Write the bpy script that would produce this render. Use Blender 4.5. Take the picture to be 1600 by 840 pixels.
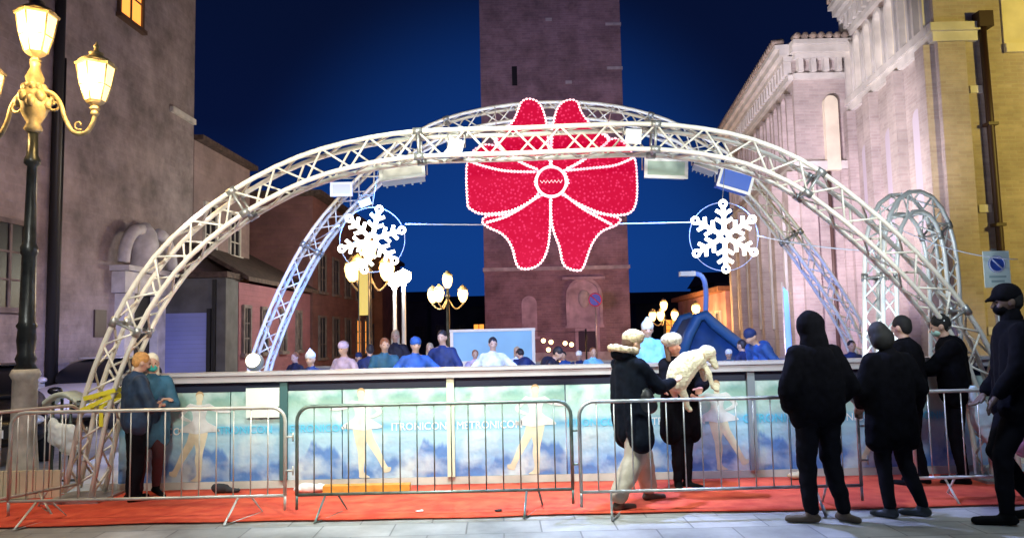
import bpy, bmesh, math, random
from mathutils import Vector, Matrix, noise
random.seed(7)
rad = math.radians
for o in list(bpy.data.objects): bpy.data.objects.remove(o)
SC = bpy.context.scene
COL = SC.collection

# ------------------------------------------------------------------ camera
PITCH, ROLL, F = 4.9, -1.25, 1200.0
cd = bpy.data.cameras.new('camera'); cam = bpy.data.objects.new('camera', cd); COL.objects.link(cam)
cd.lens = 27.0; cd.sensor_width = 36.0; cd.clip_start = 0.1; cd.clip_end = 2000
RM = Matrix.Rotation(rad(90+PITCH), 3, 'X') @ Matrix.Rotation(rad(ROLL), 3, 'Z')
cam.matrix_world = Matrix.Translation((0, 0, 1.6)) @ RM.to_4x4()
SC.camera = cam
def ray(px, py): return RM @ Vector(((px-800)/F, (420-py)/F, -1))
def W(px, py, Y):
    d = ray(px, py); t = Y/d.y
    return Vector((d.x*t, Y, 1.6+d.z*t))
def G(px, py, z=0.0):
    d = ray(px, py); t = (z-1.6)/d.z
    return Vector((d.x*t, d.y*t, z))
def WX(px, Y, py=530): return W(px, py, Y).x

# ------------------------------------------------------------------ world: night sky
wd = bpy.data.worlds.new('World'); SC.world = wd; wd.use_nodes = True
nt = wd.node_tree; nt.nodes.clear()
out = nt.nodes.new('ShaderNodeOutputWorld'); bg = nt.nodes.new('ShaderNodeBackground')
tc = nt.nodes.new('ShaderNodeTexCoord'); sp = nt.nodes.new('ShaderNodeSeparateXYZ')
rp = nt.nodes.new('ShaderNodeValToRGB'); nz = nt.nodes.new('ShaderNodeTexNoise'); nz.inputs['Scale'].default_value = 2.2
nz.inputs['Detail'].default_value = 3
ad = nt.nodes.new('ShaderNodeMath'); ad.operation = 'MULTIPLY_ADD'; ad.inputs[1].default_value = 0.22
nt.links.new(tc.outputs['Generated'], sp.inputs[0]); nt.links.new(tc.outputs['Generated'], nz.inputs['Vector'])
sub = nt.nodes.new('ShaderNodeMath'); sub.operation = 'SUBTRACT'; sub.inputs[1].default_value = 0.11
nt.links.new(nz.outputs['Fac'], ad.inputs[0]); nt.links.new(sp.outputs['Z'], ad.inputs[2]); nt.links.new(ad.outputs[0], sub.inputs[0])
nt.links.new(sub.outputs[0], rp.inputs[0]); dt = nt.nodes.new('ShaderNodeVectorMath'); dt.operation = 'DOT_PRODUCT'; dt.inputs[1].default_value = Vector((0.0, 1.0, 0.10)).normalized()
mrg = nt.nodes.new('ShaderNodeMapRange'); mrg.interpolation_type = 'SMOOTHERSTEP'; mrg.inputs['From Min'].default_value = 0.925; mrg.inputs['From Max'].default_value = 1.0
nt.links.new(tc.outputs['Generated'], dt.inputs[0]); nt.links.new(dt.outputs['Value'], mrg.inputs[0])
gl = nt.nodes.new('ShaderNodeMix'); gl.data_type = 'RGBA'; gl.blend_type = 'ADD'; gl.inputs[7].default_value = (0.002, 0.026, 0.14, 1)   # sky glow over the town centre
nt.links.new(mrg.outputs[0], gl.inputs[0]); nt.links.new(rp.outputs[0], gl.inputs[6]); nt.links.new(gl.outputs[2], bg.inputs[0]); nt.links.new(bg.outputs[0], out.inputs[0])
cr = rp.color_ramp
cr.elements[0].position = 0.0; cr.elements[0].color = (0.003, 0.018, 0.09, 1)
cr.elements[1].position = 0.75; cr.elements[1].color = (0.0012, 0.0026, 0.015, 1)
for p, c in ((0.09, (0.003, 0.020, 0.10, 1)), (0.18, (0.0025, 0.012, 0.065, 1)), (0.28, (0.0020, 0.006, 0.035, 1)), (0.42, (0.0020, 0.0055, 0.028, 1))):
    e = cr.elements.new(p); e.color = c
bg.inputs[1].default_value = 1.0
SC.view_settings.view_transform = 'Standard'; SC.view_settings.look = 'None'
SC.view_settings.exposure = 0.0; SC.view_settings.gamma = 1.0
SC.render.engine = 'CYCLES'

# ------------------------------------------------------------------ lamps
def light(kind, name, loc, power, col, size=0.1, target=None, cone=60, blend=0.6):
    l = bpy.data.lights.new(name, kind); l.energy = power; l.color = col
    if kind == 'AREA': l.size = size
    else: l.shadow_soft_size = size
    if kind == 'SPOT': l.spot_size = rad(cone); l.spot_blend = blend
    o = bpy.data.objects.new(name, l); COL.objects.link(o); o.location = loc
    if target is not None:
        o.rotation_euler = (Vector(target)-Vector(loc)).to_track_quat('-Z', 'Y').to_euler()
    return o
# unseen fill spots added for boards and front arch, then the street lamp
light('SPOT', 'front_fill_light', (-0.5, 4.6, 5.9), 2700, (0.90, 1.0, 0.90), 0.3, (-0.2, 8.4, 0.7), 62, 1.0)
light('SPOT', 'front_fill_light', (3.4, 4.4, 5.6), 620, (0.72, 0.88, 1.0), 0.3, (3.6, 8.4, 0.9), 84, 1.0)
light('SPOT', 'front_fill_light', (-4.6, 4.4, 5.4), 700, (0.97, 0.93, 0.86), 0.3, (-4.4, 8.2, 1.0), 84, 1.0)
light('SPOT', 'front_fill_light', (-2.0, 3.0, 3.4), 1800, (1.0, 0.93, 0.74), 0.3, (-1.5, 8.1, 3.2), 84, 1.0)
light('SPOT', 'front_fill_light', (3.5, 3.0, 3.4), 1250, (0.98, 1.0, 0.92), 0.3, (2.4, 8.1, 3.0), 66, 1.0)
light('SPOT', 'street_lamp_light', (13.0, 8.2, 6.2), 2000, (1.0, 0.76, 0.15), 0.25, (13.0, 16, 5.2), 140, 0.5)
# rink floodlights hung on the two arches, with added spots between them
light('SPOT', 'rink_flood_light', (-1.6, 9.5, 3.7), 800, (0.13, 0.34, 1.0), 0.2, (-3.0, 13.0, 0.2), 110, 0.7)
light('SPOT', 'rink_flood_light', (1.9, 9.5, 3.7), 700, (0.13, 0.34, 1.0), 0.2, (2.0, 13.5, 0.2), 100, 0.7)
light('SPOT', 'church_fill_light', (3.3, 13.3, 3.0), 3900, (1.0, 0.88, 0.95), 0.2, (8.6, 19.5, 5.6), 75, 0.8)  # added spots over the ice for the light on the church side
light('SPOT', 'church_fill_light', (5.0, 13.6, 1.2), 1300, (0.92, 0.62, 1.0), 0.2, (8.1, 25, 4.5), 80, 0.8)
light('SPOT', 'tower_fill_light', (1.0, 22, 2.6), 1300, (0.85, 0.24, 0.85), 0.2, (2.4, 38, 5.0), 60, 0.9)  # unseen spots added to colour the tower
light('SPOT', 'tower_fill_light', (-1.0, 20, 3.4), 3400, (0.46, 0.42, 1.0), 0.2, (2.4, 38, 15), 60, 0.9)
light('SPOT', 'palace_fill_light', (-3.4, 9.2, 3.4), 600, (1.0, 0.76, 0.80), 0.2, (-9.3, 17.0, 4.2), 95, 0.9)  # spot added to lift the palace wall, no fixture there
light('SPOT', 'car_fill_light', (-3.2, 7.6, 3.2), 1500, (0.85, 0.78, 1.0), 0.2, (-8.2, 15.0, 0.8), 36, 0.9)  # spot added so the silver car shows
light('SPOT', 'arch_fill_light', (4.3, 8.9, 0.6), 170, (0.85, 0.95, 1.0), 0.1, (4.95, 9.9, 2.6), 70, 0.7)  # added spot for the white glow on the narrow arch
light('SPOT', 'blue_beam_light', (-2.2, 9.8, 3.2), 1000, (0.04, 0.20, 1.0), 0.1, (-4.3, 12.6, 1.6), 50, 0.6)
light('SPOT', 'blue_beam_light', (2.9, 9.8, 3.2), 620, (0.08, 0.20, 1.0), 0.1, (5.0, 12.6, 1.5), 50, 0.6)
light('SPOT', 'arch_fill_light', (0.6, 9.6, 2.6), 420, (0.30, 0.48, 1.0), 0.1, (0.8, 12.6, 5.2), 120, 0.8)  # added spot for the rear arch, without a fixture
light('SPOT', 'ground_beam_light', (-0.65, 7.8, 3.50), 520, (0.62, 0.78, 1.0), 0.06, (-0.5, 5.6, 0.0), 100, 0.7)
light('SPOT', 'ground_beam_light', (1.30, 7.8, 3.55), 900, (0.36, 0.46, 1.0), 0.05, (2.4, 5.4, 0.0), 110, 0.7)

# ------------------------------------------------------------------ materials
MATS = {}
def mat(name, col, rough=0.6, metal=0.0, var=0.0, scale=6.0, bump=0.0, emit=None, es=1.0, col2=None, detail=4):
    if name in MATS: return MATS[name]
    m = bpy.data.materials.new(name); m.use_nodes = True; MATS[name] = m
    n = m.node_tree; b = n.nodes['Principled BSDF']
    b.inputs['Base Color'].default_value = (*col, 1); b.inputs['Roughness'].default_value = rough
    b.inputs['Metallic'].default_value = metal
    if emit: b.inputs['Emission Color'].default_value = (*emit, 1); b.inputs['Emission Strength'].default_value = es
    if var or bump or col2:
        t = n.nodes.new('ShaderNodeTexCoord'); z = n.nodes.new('ShaderNodeTexNoise')
        z.inputs['Scale'].default_value = scale; z.inputs['Detail'].default_value = detail
        n.links.new(t.outputs['Object'], z.inputs['Vector'])
        r = n.nodes.new('ShaderNodeValToRGB'); n.links.new(z.outputs['Fac'], r.inputs[0])
        c2 = col2 or tuple(min(1, c*(1+var)) for c in col)
        c1 = col if col2 else tuple(c*(1-var) for c in col)
        r.color_ramp.elements[0].position = 0.32; r.color_ramp.elements[1].position = 0.68
        r.color_ramp.elements[0].color = (*c1, 1); r.color_ramp.elements[1].color = (*c2, 1)
        n.links.new(r.outputs[0], b.inputs['Base Color'])
        if bump:
            bp = n.nodes.new('ShaderNodeBump'); bp.inputs['Strength'].default_value = bump; bp.inputs['Distance'].default_value = 0.02
            n.links.new(z.outputs['Fac'], bp.inputs['Height']); n.links.new(bp.outputs[0], b.inputs['Normal'])
    return m
def brick_mat(name, c1, c2, mortar, sx=1.0, stain=0.35):
    m = bpy.data.materials.new(name); m.use_nodes = True; MATS[name] = m
    n = m.node_tree; b = n.nodes['Principled BSDF']; b.inputs['Roughness'].default_value = 0.85
    t = n.nodes.new('ShaderNodeTexCoord'); s = n.nodes.new('ShaderNodeSeparateXYZ'); n.links.new(t.outputs['Object'], s.inputs[0])
    a = n.nodes.new('ShaderNodeMath'); a.operation = 'ADD'; n.links.new(s.outputs['X'], a.inputs[0]); n.links.new(s.outputs['Y'], a.inputs[1])
    c = n.nodes.new('ShaderNodeCombineXYZ'); n.links.new(a.outputs[0], c.inputs[0]); n.links.new(s.outputs['Z'], c.inputs[1])
    br = n.nodes.new('ShaderNodeTexBrick'); n.links.new(c.outputs[0], br.inputs['Vector'])
    br.inputs['Color1'].default_value = (*c1, 1); br.inputs['Color2'].default_value = (*c2, 1); br.inputs['Mortar'].default_value = (*mortar, 1)
    br.inputs['Scale'].default_value = 1.0; br.inputs['Brick Width'].default_value = 0.28*sx; br.inputs['Row Height'].default_value = 0.075*sx
    br.inputs['Mortar Size'].default_value = 0.010*sx; br.inputs['Bias'].default_value = 0.0
    z = n.nodes.new('ShaderNodeTexNoise'); z.inputs['Scale'].default_value = 0.9; z.inputs['Detail'].default_value = 9; z.inputs['Roughness'].default_value = 0.68
    n.links.new(t.outputs['Object'], z.inputs['Vector'])
    mr = n.nodes.new('ShaderNodeMapRange'); mr.inputs['From Min'].default_value = 0.3; mr.inputs['From Max'].default_value = 0.7
    mr.inputs['To Min'].default_value = 1-stain; mr.inputs['To Max'].default_value = 1+stain*0.7
    n.links.new(z.outputs['Fac'], mr.inputs[0])
    mx = n.nodes.new('ShaderNodeVectorMath'); mx.operation = 'SCALE'; n.links.new(br.outputs['Color'], mx.inputs[0]); n.links.new(mr.outputs[0], mx.inputs['Scale'])
    n.links.new(mx.outputs[0], b.inputs['Base Color'])
    bp = n.nodes.new('ShaderNodeBump'); bp.inputs['Strength'].default_value = 0.5; bp.inputs['Distance'].default_value = 0.03
    n.links.new(br.outputs['Fac'], bp.inputs['Height']); bp.invert = True
    n.links.new(bp.outputs[0], b.inputs['Normal'])
    return m

# ------------------------------------------------------------------ mesh builder
class MB:
    def __init__(s): s.v = []; s.f = []; s.sm = []
    def add(s, vs, fs, smooth=False, T=None):
        k = len(s.v)
        s.v += [(T @ Vector(p)) if T else Vector(p) for p in vs]
        s.f += [tuple(i+k for i in f) for f in fs]; s.sm += [smooth]*len(fs)
    def box(s, x0, x1, y0, y1, z0, z1, T=None):
        s.add([(x0,y0,z0),(x1,y0,z0),(x1,y1,z0),(x0,y1,z0),(x0,y0,z1),(x1,y0,z1),(x1,y1,z1),(x0,y1,z1)],
              [(0,3,2,1),(4,5,6,7),(0,1,5,4),(1,2,6,5),(2,3,7,6),(3,0,4,7)], False, T)
    def cbox(s, c, sz, T=None):
        s.box(c[0]-sz[0]/2, c[0]+sz[0]/2, c[1]-sz[1]/2, c[1]+sz[1]/2, c[2]-sz[2]/2, c[2]+sz[2]/2, T)
    def prism(s, pts, z0, z1, T=None):      # pts: xy polygon, extruded in z
        n = len(pts)
        a = sum(pts[i][0]*pts[(i+1)%n][1]-pts[(i+1)%n][0]*pts[i][1] for i in range(n))
        if a < 0: pts = list(reversed(pts))
        vs = [(p[0],p[1],z0) for p in pts]+[(p[0],p[1],z1) for p in pts]
        fs = [tuple(range(n-1,-1,-1)), tuple(range(n,2*n))]+[(i,(i+1)%n,n+(i+1)%n,n+i) for i in range(n)]
        s.add(vs, fs, False, T)
    def tube(s, pts, r, seg=8, closed=False, T=None, caps=True):
        pts = [Vector(p) for p in pts]; n = len(pts)
        rs = r if isinstance(r, (list, tuple)) else [r]*n
        vs = []; up = None
        for i, p in enumerate(pts):
            if closed: d = pts[(i+1)%n]-pts[i-1]
            else: d = pts[min(i+1,n-1)]-pts[max(i-1,0)]
            if d.length < 1e-9: d = Vector((0,0,1))
            d.normalize()
            if up is None: up = Vector((0,0,1)) if abs(d.z) < 0.9 else Vector((0,1,0))
            a = d.cross(up)
            if a.length < 1e-4: a = d.cross(Vector((1,0,0)))
            a.normalize(); b = a.cross(d).normalized(); up = b
            for k in range(seg):
                t = 2*math.pi*k/seg; vs.append(p+a*(math.cos(t)*rs[i])+b*(math.sin(t)*rs[i]))
        fs = []
        for i in range(n if closed else n-1):
            j = (i+1)%n
            for k in range(seg): fs.append((i*seg+k, i*seg+(k+1)%seg, j*seg+(k+1)%seg, j*seg+k))
        if caps and not closed: fs += [tuple(range(seg-1,-1,-1)), tuple(range((n-1)*seg, n*seg))]
        s.add(vs, fs, True, T)
    def lathe(s, prof, seg=16, c=(0,0,0), T=None, smooth=True):
        vs = []; m = len(prof)
        for r, z in prof:
            for k in range(seg):
                t = 2*math.pi*(k+0.5)/seg; vs.append((c[0]+r*math.cos(t), c[1]+r*math.sin(t), c[2]+z))
        fs = [(i*seg+k, i*seg+(k+1)%seg, (i+1)*seg+(k+1)%seg, (i+1)*seg+k) for i in range(m-1) for k in range(seg)]
        fs += [tuple(range(seg-1,-1,-1)), tuple(range((m-1)*seg, m*seg))]
        s.add(vs, fs, smooth, T)
    def ball(s, c, r, seg=12, ring=8, T=None):
        if not isinstance(r, (tuple, list)): r = (r, r, r)
        vs = [(c[0], c[1], c[2]-r[2])]
        for i in range(1, ring):
            p = -math.pi/2+math.pi*i/ring
            for k in range(seg):
                t = 2*math.pi*k/seg
                vs.append((c[0]+r[0]*math.cos(p)*math.cos(t), c[1]+r[1]*math.cos(p)*math.sin(t), c[2]+r[2]*math.sin(p)))
        vs.append((c[0], c[1], c[2]+r[2])); L = len(vs)-1; fs = []
        for k in range(seg): fs.append((0, 1+(k+1)%seg, 1+k)); fs.append((L, L-seg+k, L-seg+(k+1)%seg))
        for i in range(ring-2):
            for k in range(seg):
                a = 1+i*seg; b = a+seg; fs.append((a+k, a+(k+1)%seg, b+(k+1)%seg, b+k))
        s.add(vs, fs, True, T)
    def cap(s, p, r1, q, r2, T=None):        # tapered capsule
        s.tube([p, q], [r1, r2], 12, T=T); s.ball(p, r1, T=T); s.ball(q, r2, T=T)
    def build(s, name, m, parent=None, loc=None, rz=0.0):
        me = bpy.data.meshes.new(name); me.from_pydata([tuple(v) for v in s.v], [], s.f); me.update()
        me.polygons.foreach_set('use_smooth', s.sm)
        o = bpy.data.objects.new(name, me); COL.objects.link(o)
        if m: me.materials.append(m)
        if parent: o.parent = parent
        if loc is not None: o.location = loc
        if rz: o.rotation_euler[2] = rz
        return o
def tag(o, label=None, cat=None, group=None, kind=None):
    if label: o['label'] = label
    if cat: o['category'] = cat
    if group: o['group'] = group
    if kind: o['kind'] = kind
    return o
def empty(name, label, cat, loc=(0,0,0), rz=0, group=None):
    o = bpy.data.objects.new(name, None); COL.objects.link(o); o.location = loc; o.rotation_euler = (0,0,rz)
    o.empty_display_size = 0.2
    return tag(o, label, cat, group)
def kids(o): return [c for c in bpy.data.objects if c.parent == o]
def copy_tree(o, parent=None):
    ch = kids(o); c = o.copy(); COL.objects.link(c)
    c.parent = parent
    for k in ch: copy_tree(k, c)
    return c
def frame_T(p, u, n=None):      # local x along u, local y = outward normal, z up
    u = Vector((u[0], u[1], 0)).normalized()
    n = Vector((n[0], n[1], 0)).normalized() if n is not None else Vector((-u.y, u.x, 0))
    M = Matrix(((u.x, n.x, 0, p[0]), (u.y, n.y, 0, p[1]), (0, 0, 1, p[2] if len(p) > 2 else 0), (0,0,0,1)))
    return M
def text_mesh(body, size, depth=0.002):
    c = bpy.data.curves.new('lettering', 'FONT'); c.body = body; c.size = size; c.extrude = depth; c.align_x = 'CENTER'; c.resolution_u = 3
    o = bpy.data.objects.new('lettering', c); COL.objects.link(o)
    bpy.context.view_layer.update()
    me = bpy.data.meshes.new_from_object(o.evaluated_get(bpy.context.evaluated_depsgraph_get()))
    bpy.data.objects.remove(o); return me
def smooth_path(pts, n=6, closed=False):
    P = [Vector(p) for p in pts]; out = []; L = len(P)
    for i in range(L if closed else L-1):
        if closed: a, b, c, d = P[i-1], P[i], P[(i+1)%L], P[(i+2)%L]
        else: a, b, c, d = P[max(i-1,0)], P[i], P[i+1], P[min(i+2,L-1)]
        for k in range(n):
            t = k/n
            out.append(0.5*((2*b)+(c-a)*t+(2*a-5*b+4*c-d)*t*t+(3*b-a-3*c+d)*t**3))
    if not closed: out.append(P[-1])
    return out

M_steel = mat('galvanised_steel', (0.42,0.43,0.42), 0.42, 0.7, 0.25, 9, 0.1)
M_alu = mat('aluminium_truss', (0.80,0.77,0.68), 0.42, 0.15, 0.12, 5)
M_black = mat('black_paint', (0.012,0.012,0.014), 0.5)
M_dark = mat('dark_opening', (0.006,0.006,0.008), 0.7)
M_white = mat('white_plastic', (0.78,0.80,0.80), 0.45, 0, 0.06, 4)
M_stone = mat('pale_stone', (0.50,0.48,0.46), 0.8, 0, 0.25, 3, 0.3)

# ================================================================== SETTING
# piazza ground: stone slabs
def ground_material():
    m = bpy.data.materials.new('stone_paving'); m.use_nodes = True; n = m.node_tree; b = n.nodes['Principled BSDF']
    t = n.nodes.new('ShaderNodeTexCoord')
    mp = n.nodes.new('ShaderNodeMapping'); mp.inputs['Rotation'].default_value = (0,0,rad(-1.0)); n.links.new(t.outputs['Object'], mp.inputs[0])
    br = n.nodes.new('ShaderNodeTexBrick'); n.links.new(mp.outputs[0], br.inputs['Vector'])
    br.inputs['Color1'].default_value = (0.30,0.30,0.28,1); br.inputs['Color2'].default_value = (0.40,0.39,0.37,1); br.inputs['Mortar'].default_value = (0.17,0.17,0.16,1)
    br.inputs['Scale'].default_value = 1; br.inputs['Brick Width'].default_value = 0.62; br.inputs['Row Height'].default_value = 0.40; br.inputs['Mortar Size'].default_value = 0.007
    z = n.nodes.new('ShaderNodeTexNoise'); z.inputs['Scale'].default_value = 1.3; z.inputs['Detail'].default_value = 10; z.inputs['Roughness'].default_value = 0.7
    n.links.new(t.outputs['Object'], z.inputs['Vector'])
    mr = n.nodes.new('ShaderNodeMapRange'); mr.inputs['From Min'].default_value = 0.3; mr.inputs['From Max'].default_value = 0.7; mr.inputs['To Min'].default_value = 0.5; mr.inputs['To Max'].default_value = 1.4
    n.links.new(z.outputs['Fac'], mr.inputs[0])
    mx = n.nodes.new('ShaderNodeVectorMath'); mx.operation = 'SCALE'; n.links.new(br.outputs['Color'], mx.inputs[0]); n.links.new(mr.outputs[0], mx.inputs['Scale'])
    n.links.new(mx.outputs[0], b.inputs['Base Color'])
    r2 = n.nodes.new('ShaderNodeMapRange'); r2.inputs['To Min'].default_value = 0.28; r2.inputs['To Max'].default_value = 0.6; n.links.new(z.outputs['Fac'], r2.inputs[0]); n.links.new(r2.outputs[0], b.inputs['Roughness'])
    bp = n.nodes.new('ShaderNodeBump'); bp.inputs['Strength'].default_value = 0.5; bp.inputs['Distance'].default_value = 0.012; bp.invert = True
    n.links.new(br.outputs['Fac'], bp.inputs['Height']); n.links.new(bp.outputs[0], b.inputs['Normal'])
    return m
g = MB(); g.add([(-300,-60,0),(300,-60,0),(300,700,0),(-300,700,0)], [(0,1,2,3)])
tag(g.build('ground', ground_material()), kind='structure')
ice = MB(); ice.box(-5.6, 7.6, 8.55, 21.6, 0.0, 0.08)
tag(ice.build('ice_surface', mat('ice', (0.72,0.80,0.86), 0.18, 0, 0.08, 3, 0.05)), kind='structure')

# ---- helpers for building detail ----
def arch_pts(w, h, n=10):      # polygon in (u, z): rectangle with semicircular head, h = total height
    r = w/2; pts = [(-r,0),(r,0)]
    for k in range(n+1):
        a = math.pi*k/n; pts.append((r*math.cos(a), h-r+r*math.sin(a)))
    return pts
def arch_panel(mb, T, u, z, w, h, n0, n1):   # solid slab with arch outline standing between normals n0..n1
    L = [(p[0]+u, p[1]+z) for p in arch_pts(w, h)]
    n = len(L); vs = [(p[0], n0, p[1]) for p in L]+[(p[0], n1, p[1]) for p in L]
    fs = [tuple(range(n-1,-1,-1)), tuple(range(n,2*n))]+[(i,(i+1)%n,n+(i+1)%n,n+i) for i in range(n)]
    mb.add(vs, fs, False, T)
def arch_ring(mb, T, u, z, w, h, t, n0, n1):
    P = arch_pts(w, h)[1:]+[(-w/2,0)]; Q = arch_pts(w+2*t, h+t)[1:]+[(-w/2-t,0)]
    P = [(p[0]+u, p[1]+z) for p in P]; Q = [(q[0]+u, q[1]+z) for q in Q]
    n = len(P)
    vs = [(p[0],n1,p[1]) for p in P]+[(q[0],n1,q[1]) for q in Q]+[(p[0],n0,p[1]) for p in P]+[(q[0],n0,q[1]) for q in Q]
    fs = []
    for i in range(n-1):
        fs += [(i,i+1,n+i+1,n+i), (n+i,n+i+1,3*n+i+1,3*n+i), (i+1,i,2*n+i,2*n+i+1)]
    mb.add(vs, fs, False, T)
def rect_window(parent, T, u, z, w, h, fm, gm, name='window', shutters=None):
    f = MB(); t = 0.09
    f.box(u-w/2-t, u-w/2, 0, 0.07, z, z+h, T); f.box(u+w/2, u+w/2+t, 0, 0.07, z, z+h, T)
    f.box(u-w/2-t, u+w/2+t, 0, 0.075, z+h, z+h+t, T)
    o = f.build(name, fm, parent)
    s = MB(); s.box(u-w/2-t-0.04, u+w/2+t+0.04, 0, 0.13, z-0.1, z, T); s.build('sill', fm, o)
    p = MB(); p.box(u-w/2, u+w/2, 0, 0.02, z, z+h, T); p.build('pane', gm, o)
    b = MB(); b.box(u-0.03, u+0.03, 0.021, 0.045, z, z+h, T)
    for k in (1, 2): b.box(u-w/2, u-0.031, 0.021, 0.04, z+h*k/3-0.02, z+h*k/3+0.02, T); b.box(u+0.031, u+w/2, 0.021, 0.04, z+h*k/3-0.02, z+h*k/3+0.02, T)
    b.build('glazing_bars', fm, o)
    return o

# ---------------------------------------------------------------- left palace
M_mauve = brick_mat('worn_mauve_plaster', (0.31,0.255,0.262), (0.26,0.215,0.225), (0.29,0.24,0.25), 2.2, 0.6)
M_wing = brick_mat('wing_plaster', (0.30,0.22,0.22), (0.26,0.19,0.2), (0.27,0.2,0.2), 2.0, 0.35)
M_roof = mat('clay_roof_tiles', (0.07,0.045,0.04), 0.85, 0, 0.5, 7, 0.6)
M_dimstone = mat('dark_stone', (0.15,0.12,0.12), 0.85, 0, 0.3, 4)  # darker stone for house and palace window frames
M_nightglass = mat('unlit_window_glass', (0.008,0.009,0.014), 0.35)
M_nightglass.node_tree.nodes['Principled BSDF'].inputs['Specular IOR Level'].default_value = 0.2
M_litglass = mat('lit_window', (0.5,0.3,0.1), 0.5, emit=(1.0,0.34,0.05), es=1.6)
pk = 0.04
def PX(Y): return -9.86+pk*Y
pal = empty('palace', 'tall plastered palace with lit upper window and curved stone portal at the left edge', 'building', (PX(15), 15, 0))
def inv(o): return o.matrix_world.inverted() if False else Matrix.Translation(-Vector(o.location))
def world_build(mb, name, m, parent):     # vertices are given in world space; shift under the parent's location
    o = mb.build(name, m, parent); o.location = -Vector(parent.location) if parent.parent is None else (0,0,0); return o
w = MB(); w.prism([(PX(6),6),(PX(21.5),21.5),(-22,21.5),(-22,6)], 0, 17); wall = world_build(w, 'wall', M_mauve, pal)
Tp = frame_T((PX(6), 6, 0), (pk, 1), (1, -pk))
Tp0 = Matrix.Translation(-Vector(pal.location)) @ Tp
def uY(Y): return (Y-6)*math.sqrt(1+pk*pk)
# upper lit window
def palY(px): return 9.86/(pk-(px-800)/1200.0)
uw = uY(palY(197)); zt = W(190, 5, palY(190)).z
rect_window(pal, Tp0, uw-0.15, 9.35, 0.95, 1.9, mat('dark_wood', (0.09,0.05,0.03), 0.6), M_litglass)
rect_window(pal, Tp0, uY(14.1), 2.3, 0.8, 1.55, M_dimstone, M_nightglass)
rect_window(pal, Tp0, uY(11.0), 2.3, 0.8, 1.55, M_dimstone, M_nightglass)
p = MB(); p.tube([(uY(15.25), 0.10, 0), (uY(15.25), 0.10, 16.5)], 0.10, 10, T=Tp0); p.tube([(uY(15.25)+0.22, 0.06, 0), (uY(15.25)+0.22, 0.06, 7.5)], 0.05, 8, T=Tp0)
p.build('vertical_pipe', M_black, pal)  # black tubes along a dark upright strip of the wall
p = MB(); p.box(0, uY(21.5), 0.0, 0.06, 0, 0.9, Tp0); p.build('plinth', M_stone, pal)
p = MB(); p.box(uY(20.1), uY(21.46), 0.0, 0.09, 7.75, 7.9, Tp0); p.build('string_course', M_stone, pal)
# portal: jambs, entablature, broken curved pediment, niche, dark doorway
pu = uY(18.6); po = MB()
po.box(pu-0.95, pu-0.55, 0, 0.25, 0, 2.75, Tp0); po.box(pu+0.55, pu+0.95, 0, 0.25, 0, 2.75, Tp0)
po.box(pu-1.1, pu+1.1, 0, 0.32, 2.76, 3.25, Tp0); po.box(pu-1.2, pu+1.2, 0, 0.46, 3.26, 3.38, Tp0)
portal = po.build('portal', mat('portal_marble', (0.52,0.50,0.54), 0.6, 0, 0.2, 4, 0.2), pal)
for sgn in (-1, 1):
    pd = MB()
    pts = []
    for k in range(9):
        a = math.pi*0.5*k/8
        pts.append((pu+sgn*(1.15-0.75*(1-math.cos(a))), 0.3, 3.45+0.85*math.sin(a)))
    pd.tube(pts, 0.14, 8, T=Tp0)
    pd.build('broken_pediment', MATS['portal_marble'], portal)
nb = MB(); nb.lathe([(0.30,0),(0.36,0.1),(0.30,0.25),(0.34,0.6),(0.28,0.9),(0.12,1.12)], 14, (pu, 0.15, 3.39), Tp0); nb.build('coat_of_arms', MATS['portal_marble'], portal)
dd = MB(); dd.box(pu-0.55, pu+0.55, 0.0, 0.05, 0, 2.75, Tp0); dd.build('doorway', M_dark, portal)
# plaque + small wall lamp
q = MB(); q.box(uY(17.05)-0.22, uY(17.05)+0.22, 0.0, 0.04, 1.75, 2.35, Tp0); q.build('notice_board', mat('aged_bronze',(0.05,0.03,0.03),0.5), pal)

# lower wing of the palace, behind it
wing = empty('palace_wing', 'lower dark wing with sloping tiled eave between the palace and the truss arch', 'building', (PX(24), 24, 0))
w = MB(); w.prism([(PX(21.55),21.55),(PX(25.7),25.7),(-20,25.7),(-20,21.55)], 0, 7.35); world_build(w, 'wall', M_wing, wing)
w = MB(); w.prism([(PX(21.55)+0.25,21.55),(PX(25.7)+0.25,25.8),(-20,25.8),(-20,21.55)], 7.352, 7.5); world_build(w, 'roof', M_roof, wing)
Tw = Matrix.Translation(-Vector(wing.location)) @ Tp
for yy in (22.6, 24.4): rect_window(wing, Tw, uY(yy), 4.3, 0.7, 1.3, M_stone, M_nightglass)

# garage with pale blue shutter
gar = empty('garage', 'low dark garage with a pale blue roller shutter between palace and pink house', 'building', (-8.3, 20, 0))
xa, xb = WX(236, 19.9), WX(350, 19.9)
w = MB(); w.prism([(xa-0.6,20),(xb,20),(xb,21.0),(xa-0.6,21.0)], 0, 3.25); world_build(w, 'wall', mat('grey_render',(0.10,0.10,0.11),0.8,0,0.3,2), gar)
w = MB(); w.prism([(xa-0.6,19.8),(xb+0.1,19.8),(xb+0.1,21.0),(xa-0.6,21.0)], 3.252, 3.4); world_build(w, 'roof', M_roof, gar)
w = MB(); s0, s1 = WX(248, 19.9), WX(322, 19.9)
for k in range(20): w.box(s0, s1, 19.93, 19.997 if k % 2 else 19.985, 0.05+k*0.115, 0.05+(k+1)*0.115-0.004)
world_build(w, 'roller_shutter', mat('pale_blue_shutter',(0.22,0.25,0.52),0.5,0,0.1,1), gar)
w = MB(); w.box(s1+0.16, s1+0.24, 19.86, 19.95, 0, 3.2); w.box(s0-0.1,s0-0.003,19.9,19.999,0,2.45); w.box(s1+0.003,s1+0.1,19.9,19.999,0,2.45); world_build(w, 'door_frame', M_black, gar)

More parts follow.
